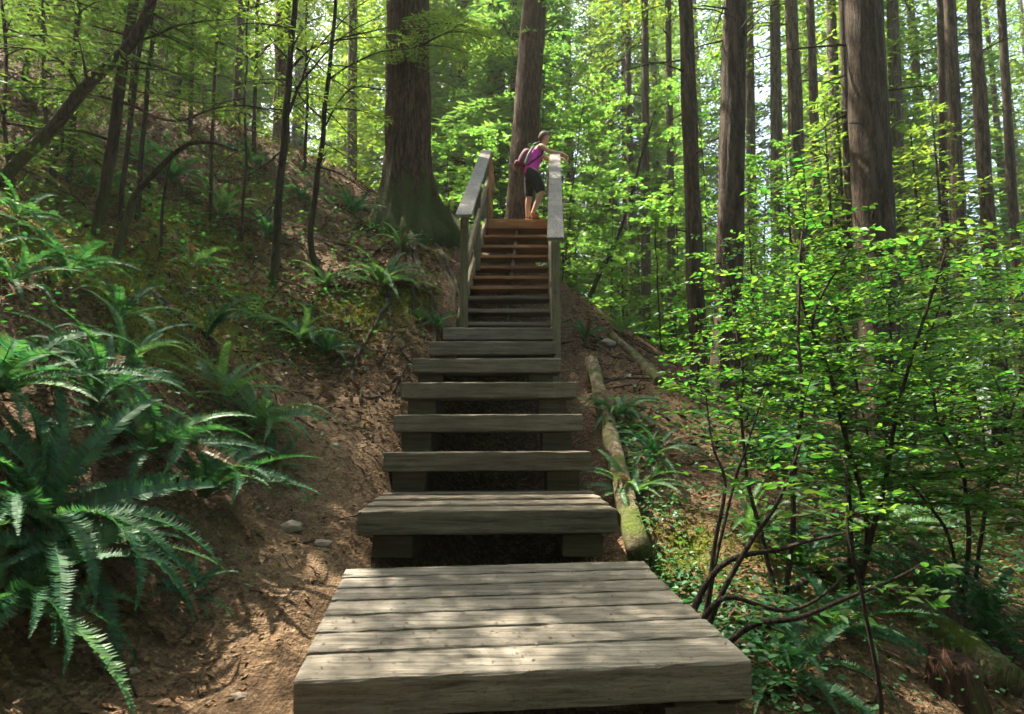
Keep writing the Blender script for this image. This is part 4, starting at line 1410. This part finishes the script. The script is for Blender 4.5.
for k in range(700):
    a_, b_ = rg.random(), rg.random() ** 1.3
    pts.append(lerp(lerp(FL, RL, 1 - b_), lerp(FR, RR, 1 - b_), a_) + [0, 0, .004])
for k, (a_, b_) in enumerate(TOPS):
    for q in range(160 if k == 0 else 70):
        t_ = rg.random()
        pts.append(lerp(a_, b_, t_) + np.array([0, rg.uniform(.01, .9 if k == 0 else .45), .005 + (.03 if k == 0 else 0)]))
pts = np.array(pts)
an = rg.uniform(0, 6.28, len(pts))
sz = rg.uniform(.005, .022, len(pts))
leaves(mb, pts, np.c_[np.cos(an), np.sin(an), rg.normal(0, .08, len(pts))], np.array([0, 0, 1.0]) + rg.normal(0, .12, (len(pts), 3)), sz, sz * rg.uniform(.15, .6, len(pts)), DIAMOND)
single('fallen_needles', mb, M['litter'], (0, 0, 0), 'tiny dry needles and leaf crumbs lying on the boards', 'fallen needles', None, 'stuff')
mb = MB()
x, y, rg = scatter(900, (-4, 4, 1.6, 10), 2)
x3, y3, _ = scatter(500, (-8, -1, 5, 15), 23)
x, y = np.r_[x, x3], np.r_[y, y3]
for a, b in zip(x, y):
    if -.95 < a < .85 and 2.2 < b < 12.5:
        continue
    t = rg.uniform(0, 6.28)
    l = rg.uniform(.05, .28) * (1 if b < 6 else 2.6)
    P = np.array([[a + math.cos(t) * l * s, b + math.sin(t) * l * s, 0] for s in (-.5, -.1, .3, .5)])
    P[:, 2] = hfull(P[:, 0], P[:, 1]) + .006
    P[:, :2] += rg.normal(0, .008, (4, 2))
    tube(mb, P, rg.uniform(.002, .006) * (1 if b < 6 else 2), 4)
single('fallen_twigs', mb, M['twig'], (0, 0, 0), 'small broken twigs strewn over the forest floor', 'twigs', None, 'stuff')

mb = MB()
mpos = []
rg = np.random.default_rng(3)
for (u, v, r, s) in MOSS[:4] + MOSS[4:7] + MOSS[7:13] + MOSS[16:]:
    p = hit(u, v)
    n = int(5200 * r * s)
    mpos.append(np.c_[p[0] + rg.normal(0, r * .55, n), p[1] + rg.normal(0, r * .55, n)])
mp = np.concatenate(mpos)
mp = mp[~((mp[:, 0] > -1.0) & (mp[:, 0] < .85) & (mp[:, 1] > 1.5) & (mp[:, 1] < 12.5))]
pos = np.c_[mp, hfull(mp[:, 0], mp[:, 1]) - .005]
dr = np.array([0, 0, .55]) + rg.normal(0, .6, pos.shape)
dr[:, 2] = np.abs(dr[:, 2]) - .15
leaves(mb, pos, dr, rg.normal(0, 1, pos.shape), rg.uniform(.02, .06, len(pos)), rg.uniform(.006, .014, len(pos)), DIAMOND)
single('moss', mb, M['moss_tuft'], (0, 0, 0), 'olive green moss tufts covering the shaded banks', 'moss', None, 'stuff')

mb = MB()
rg = np.random.default_rng(4)
COVER = [(190, 240, .9, 420, .055), (240, 200, 1.1, 420, .06), (90, 290, .8, 300, .05), (60, 170, 1.4, 420, .06), (150, 150, 1.6, 420, .06), (270, 330, .6, 260, .045), (215, 300, .7, 320, .045), (300, 180, 1.2, 260, .06), (340, 290, .7, 260, .05), (20, 330, .6, 200, .045),
         (735, 640, .25, 420, .045), (700, 600, .2, 260, .04), (760, 705, .25, 300, .045), (660, 580, .2, 200, .04), (640, 480, .3, 260, .05), (625, 440, .35, 300, .055), (655, 520, .25, 200, .04), (250, 450, .35, 200, .05), (190, 560, .3, 80, .03),
         (330, 330, .8, 220, .05), (260, 340, .5, 160, .045), (440, 345, .35, 160, .05), (470, 300, .5, 100, .06), (620, 300, 1.2, 500, .07), (660, 330, 1.0, 420, .07), (850, 480, 1.4, 1200, .06), (950, 470, 1.8, 1800, .065),
         (780, 450, 1.0, 800, .06), (900, 560, .8, 500, .05), (1000, 600, .9, 500, .05), (820, 600, .5, 200, .04), (930, 680, .6, 200, .035), (30, 260, 1.0, 150, .05), (120, 220, 1.0, 200, .05), (370, 240, .8, 200, .06), (560, 262, .9, 300, .09)]
for (u, v, r, n, lf) in COVER:
    p = hit(u, v)
    q = np.c_[p[0] + rg.normal(0, r * .6, n), p[1] + rg.normal(0, r * .6, n)]
    q = q[~((q[:, 0] > -1.0) & (q[:, 0] < .84) & (q[:, 1] > 1.5) & (q[:, 1] < 14))]
    n = len(q)
    z = hfull(q[:, 0], q[:, 1]) + rg.uniform(.01, .16 + lf, n) * min(1.4, .6 + r)
    an = rg.uniform(0, 6.28, n)
    dr = np.c_[np.cos(an), np.sin(an), rg.normal(-.1, .25, n)]
    sz = lf * rg.uniform(.6, 1.3, n)
    leaves(mb, np.c_[q, z], dr, np.array([0, 0, 1.0]) + rg.normal(0, .3, (n, 3)), sz, sz * .8, OVATE)
single('ground_cover', mb, M['leaf_cover'], (0, 0, 0), 'low small leaved green plants covering the damp forest floor', 'ground cover', None, 'stuff')

# ------------------------------------------------------------------ person on the landing
def skin_obj(name, joints, edges, mat, parent, sub=2, root=0):
    """joints: dict name -> (x,y,z,rx[,ry])"""
    keys = list(joints)
    me = bpy.data.meshes.new(name)
    me.from_pydata([joints[k][:3] for k in keys], [(keys.index(a), keys.index(b)) for a, b in edges], [])
    o = link(name, me, parent)
    o.modifiers.new('skin', 'SKIN')
    lay = me.skin_vertices[0].data if me.skin_vertices else None
    if lay is None:
        bpy.context.view_layer.objects.active = o
        bpy.ops.mesh.customdata_skin_add()
        lay = me.skin_vertices[0].data
    for i, k in enumerate(keys):
        j = joints[k]
        lay[i].radius = (j[3], j[4] if len(j) > 4 else j[3])
        lay[i].use_root = (i == root)
    sb = o.modifiers.new('smooth', 'SUBSURF')
    sb.levels = sb.render_levels = sub
    o.modifiers['skin'].use_smooth_shade = True
    me.materials.append(mat)
    return o


M['skin'] = plain('skin', (.48, .27, .18), .55, .08, 15)
M['top'] = plain('magenta_cloth', (.70, .04, .42), .75, .15, 30)
M['shorts'] = plain('black_cloth', (.012, .012, .014), .8, .2, 30)
M['hair'] = plain('hair', (.11, .075, .055), .7, .4, 60)
M['pack'] = plain('maroon_cloth', (.13, .02, .05), .7, .2, 30)
M['packg'] = plain('grey_cloth', (.20, .20, .20), .7, .2, 30)
M['shoe'] = plain('shoe_red', (.45, .07, .03), .6, .2, 30)
M['dark'] = plain('shoe_dark', (.02, .02, .025), .6, .2, 30)
M['eye'] = plain('eye', (.02, .015, .012), .3, .1, 30)

lz = UP[-1][0][2] + .004
pp = at(531, 214, 12.62)
SC = 1.09
pl = np.array([pp[0] - .01, 12.44, lz])
person = thing('person', pl, 'person in magenta tank top and black shorts leaning on the handrail at the landing', 'person')
person.location = pl
person.scale = (SC,) * 3
railx = (rt[0] - pl[0]) / SC
railz = (rt[2] - pl[2] + .024) / SC
hr = railz + .025
J = {'pelvis': (.00, 0, .90, .11, .095), 'belly': (.03, 0, 1.02, .092, .082), 'chest': (.10, 0, 1.18, .115, .105), 'collar': (.17, 0, 1.31, .085, .075), 'neck': (.215, 0, 1.39, .047), 'jaw': (.262, 0, 1.455, .074, .064), 'crown': (.258, 0, 1.545, .092, .082), 'top': (.25, 0, 1.615, .062)}
Ed = [('pelvis', 'belly'), ('belly', 'chest'), ('chest', 'collar'), ('collar', 'neck'), ('neck', 'jaw'), ('jaw', 'crown'), ('crown', 'top')]
for s, nm in ((-1, 'r'), (1, 'l')):
    J['sh' + nm] = (.18, s * .15, 1.315, .055)
    J['el' + nm] = (railx - .10, s * .17, hr + .005, .04)
    J['wr' + nm] = (railx + .12, s * .10, hr + .005, .028)
    Ed += [('collar', 'sh' + nm), ('sh' + nm, 'el' + nm), ('el' + nm, 'wr' + nm)]
    J['hn' + nm] = (railx + .19, s * .095, hr - .02, .032, .018)
    Ed += [('wr' + nm, 'hn' + nm)]
    for q in range(4):
        y = s * .095 + (q - 1.5) * .018
        lq = (.062, .072, .068, .052)[q]
        J[f'f{q}a' + nm] = (railx + .225, y, hr - .05, .0095)
        J[f'f{q}b' + nm] = (railx + .235, y, hr - .05 - lq * .6, .0088)
        J[f'f{q}c' + nm] = (railx + .222, y, hr - .05 - lq * 1.15, .0075)
        Ed += [('hn' + nm, f'f{q}a' + nm), (f'f{q}a' + nm, f'f{q}b' + nm), (f'f{q}b' + nm, f'f{q}c' + nm)]
    J['tha' + nm] = (railx + .175, s * .095 - .04 * s, hr - .045, .0105)
    J['thb' + nm] = (railx + .195, s * .095 - .05 * s, hr - .09, .009)
    Ed += [('hn' + nm, 'tha' + nm), ('tha' + nm, 'thb' + nm)]
# near leg bent forward, far leg straight
J.update({'hipr': (.02, -.085, .86, .095), 'kneer': (.19, -.10, .50, .062), 'calfr': (.13, -.10, .36, .055), 'ankr': (.03, -.10, .11, .034), 'heelr': (.01, -.10, .06, .036), 'toer': (.14, -.105, .035, .036, .03),
          'hipl': (-.01, .085, .86, .095), 'kneel': (-.02, .09, .48, .06), 'calfl': (-.045, .09, .34, .055), 'ankl': (-.05, .09, .10, .034), 'heell': (-.07, .09, .05, .036), 'toel': (.07, .10, .032, .036, .03)})
for nm in 'rl':
    Ed += [('pelvis', 'hip' + nm), ('hip' + nm, 'knee' + nm), ('knee' + nm, 'calf' + nm), ('calf' + nm, 'ank' + nm), ('ank' + nm, 'heel' + nm), ('heel' + nm, 'toe' + nm)]
body = skin_obj('body', J, Ed, M['skin'], person)
# clothing
skin_obj('tank_top', {'z': (.01, 0, .80, .12, .105), 'a': (.00, 0, .90, .165, .145), 'b': (.03, 0, 1.02, .145, .125), 'c': (.10, 0, 1.18, .132, .122), 'd': (.165, 0, 1.29, .098, .10), 'sl': (.19, .09, 1.345, .038), 'sr': (.19, -.09, 1.345, .038)},
         [('z', 'a'), ('a', 'b'), ('b', 'c'), ('c', 'd'), ('d', 'sl'), ('d', 'sr')], M['top'], person)
S = {'w': (.00, 0, .985, .13, .118), 'p': (.0, 0, .84, .142, .122)}
SE = [('w', 'p')]
for nm in 'rl':
    hx = J['hip' + nm]
    kx = J['knee' + nm]
    S['h' + nm] = (hx[0], hx[1], hx[2] - .04, .118)
    m_ = [hx[i] + (kx[i] - hx[i]) * .6 for i in range(3)]
    S['m' + nm] = (*m_, .098)
    S['k' + nm] = (kx[0] - .0, kx[1], kx[2] - .03, .082)
    SE += [('p', 'h' + nm), ('h' + nm, 'm' + nm), ('m' + nm, 'k' + nm)]
skin_obj('shorts', S, SE, M['shorts'], person)
for nm in 'rl':
    a_, hl, t_ = J['ank' + nm], J['heel' + nm], J['toe' + nm]
    sh = skin_obj('shoe', {'a': (a_[0], a_[1], a_[2] - .02, .042), 'h': (hl[0], hl[1], hl[2] - .008, .048, .045), 'm': ((hl[0] + t_[0]) / 2, t_[1], .05, .046, .04), 't': (t_[0] + .01, t_[1], .038, .04, .032)},
                  [('a', 'h'), ('h', 'm'), ('m', 't')], M['shoe' if nm == 'r' else 'dark'], person, root=1)
    skin_obj('sole', {'h': (hl[0], hl[1], .018, .042, .018), 't': (t_[0] + .02, t_[1], .014, .038, .014)}, [('h', 't')], M['dark'], sh, 1)
# hair, ear, nose, eye, mouth
hb = MB()
nu, nv = 16, 9
V = []
for a in range(nv):
    th = math.pi * .53 * a / (nv - 1)
    for b in range(nu):
        ph = 2 * math.pi * b / nu
        front = max(0, math.cos(ph))
        t2 = th * (1 - .36 * front)
        back = 1 + .22 * max(0, -math.cos(ph))
        r_ = 1 + .04 * mnoise.noise(Vector((a * .9, b * .9, 3)))
        V.append([.248 + .098 * r_ * math.sin(t2 * back) * math.cos(ph), .086 * r_ * math.sin(t2 * back) * math.sin(ph), 1.535 + .108 * r_ * math.cos(t2 * back)])
i_ = np.arange(nv - 1)[:, None] * nu
j_ = np.arange(nu)[None]
hb.add(np.array(V), np.stack([i_ + j_, i_ + nu + j_, i_ + nu + (j_ + 1) % nu, i_ + (j_ + 1) % nu], -1).reshape(-1, 4))
hair = link('hair', hb.mesh('hair', M['hair']), person)
sd = hair.modifiers.new('thick', 'SOLIDIFY')
sd.thickness = .012
sd.offset = 1
skin_obj('nose', {'a': (.338, 0, 1.53, .010), 'b': (.362, 0, 1.50, .014)}, [('a', 'b')], M['skin'], person, 1)
for s in (-1, 1):
    skin_obj('ear', {'a': (.245, s * .082, 1.505, .010, .018), 'b': (.25, s * .085, 1.525, .012, .02)}, [('a', 'b')], M['skin'], person, 1)
    skin_obj('eye', {'a': (.322, s * .032, 1.532, .010), 'b': (.335, s * .032, 1.532, .006)}, [('a', 'b')], M['eye'], person, 1)
skin_obj('mouth', {'a': (.326, -.02, 1.462, .006), 'b': (.334, 0, 1.462, .008), 'c': (.326, .02, 1.462, .006)}, [('a', 'b'), ('b', 'c')], plain('lips', (.35, .12, .10), .5), person, 1)
# backpack (worn)
bp = thing('backpack', pl + np.array([-.12, 0, 1.1]) * SC, 'small maroon and grey backpack worn by the person at the handrail', 'backpack')
bl = np.array([-.12, 0, 1.1])
bp.scale = (SC,) * 3


def rel(d):
    return {k: (v_[0] - bl[0], v_[1] - bl[1], v_[2] - bl[2], *v_[3:]) for k, v_ in d.items()}


skin_obj('pack_body', rel({'a': (-.135, 0, .95, .10, .13), 'b': (-.11, 0, 1.08, .105, .14), 'c': (-.055, 0, 1.22, .095, .13), 'd': (.0, 0, 1.32, .06, .09)}), [('a', 'b'), ('b', 'c'), ('c', 'd')], M['pack'], bp)
skin_obj('front_pocket', rel({'a': (-.22, 0, .98, .05, .09), 'b': (-.19, 0, 1.12, .05, .085)}), [('a', 'b')], M['pack'], bp)
for s in (-1, 1):
    skin_obj('side_panel', rel({'a': (-.10, s * .11, .98, .04, .03), 'b': (-.03, s * .115, 1.17, .045, .03), 'c': (.05, s * .10, 1.33, .02, .02)}), [('a', 'b'), ('b', 'c')], M['packg'], bp)
    skin_obj('strap', rel({'a': (.05, s * .105, 1.35, .016, .022), 'b': (.17, s * .115, 1.40, .014, .022), 'c': (.235, s * .125, 1.30, .014, .022), 'd': (.19, s * .14, 1.16, .012, .02), 'e': (.02, s * .145, 1.03, .012, .018), 'f': (-.07, s * .12, .96, .012, .018)}),
             [('a', 'b'), ('b', 'c'), ('c', 'd'), ('d', 'e'), ('e', 'f')], M['dark'], bp)

# ------------------------------------------------------------------ air
HAZE = True
if HAZE:
    mb = MB()
    V = np.array([[x_, y_, z_] for z_ in (-22, 46) for y_ in (-14, 118) for x_ in (-95, 95)], float)
    mb.add(V, np.array([[0, 2, 3, 1], [4, 5, 7, 6], [0, 1, 5, 4], [2, 6, 7, 3], [0, 4, 6, 2], [1, 3, 7, 5]]), smooth=False)
    s = NT('haze')
    pv = s.n('ShaderNodeVolumePrincipled')
    pv.inputs['Color'].default_value = (.93, .97, .90, 1)
    pv.inputs['Density'].default_value = .0006
    pv.inputs['Anisotropy'].default_value = .35
    s.L.new(pv.outputs[0], s.out.inputs['Volume'])
    hz = single('haze', mb, s.m, (0, 0, 0), 'pale green morning haze hanging between the trees', 'haze', None, 'stuff')

# ------------------------------------------------------------------ light
SUN_EL, SUN_AZ = R(60), R(-50)
Sv = Vector((math.sin(SUN_AZ) * math.cos(SUN_EL), math.cos(SUN_AZ) * math.cos(SUN_EL), math.sin(SUN_EL)))
sun = bpy.data.lights.new('sun', 'SUN')
sun.energy = 5.0
sun.angle = R(.53)
sun.color = (1, .93, .80)
so = bpy.data.objects.new('sun', sun)
so.rotation_euler = Sv.to_track_quat('Z', 'Y').to_euler()
COL.objects.link(so)
w = bpy.data.worlds.new('World')
scene.world = w
w.use_nodes = True
wn = w.node_tree
sky = wn.nodes.new('ShaderNodeTexSky')
sky.sky_type = 'NISHITA'
sky.sun_disc = False
sky.sun_elevation = SUN_EL
sky.sun_rotation = SUN_AZ
sky.dust_density = 4.0
sky.ozone_density = .3
bg = wn.nodes['Background']
bg.inputs['Strength'].default_value = .12
wn.links.new(sky.outputs[0], bg.inputs['Color'])

vs = scene.view_settings
vs.view_transform = 'Standard'
vs.look = 'None'
vs.exposure = 2.35
vs.gamma = 1
vs.use_curve_mapping = False
vs.use_white_balance = True
vs.white_balance_temperature = 6950
scene.render.engine = 'CYCLES'
cy = scene.cycles
cy.use_denoising = True
cy.max_bounces = 8
cy.diffuse_bounces = 5
cy.glossy_bounces = 2
cy.transmission_bounces = 5
cy.volume_bounces = 1
cy.sample_clamp_indirect = 6
cy.use_adaptive_sampling = True
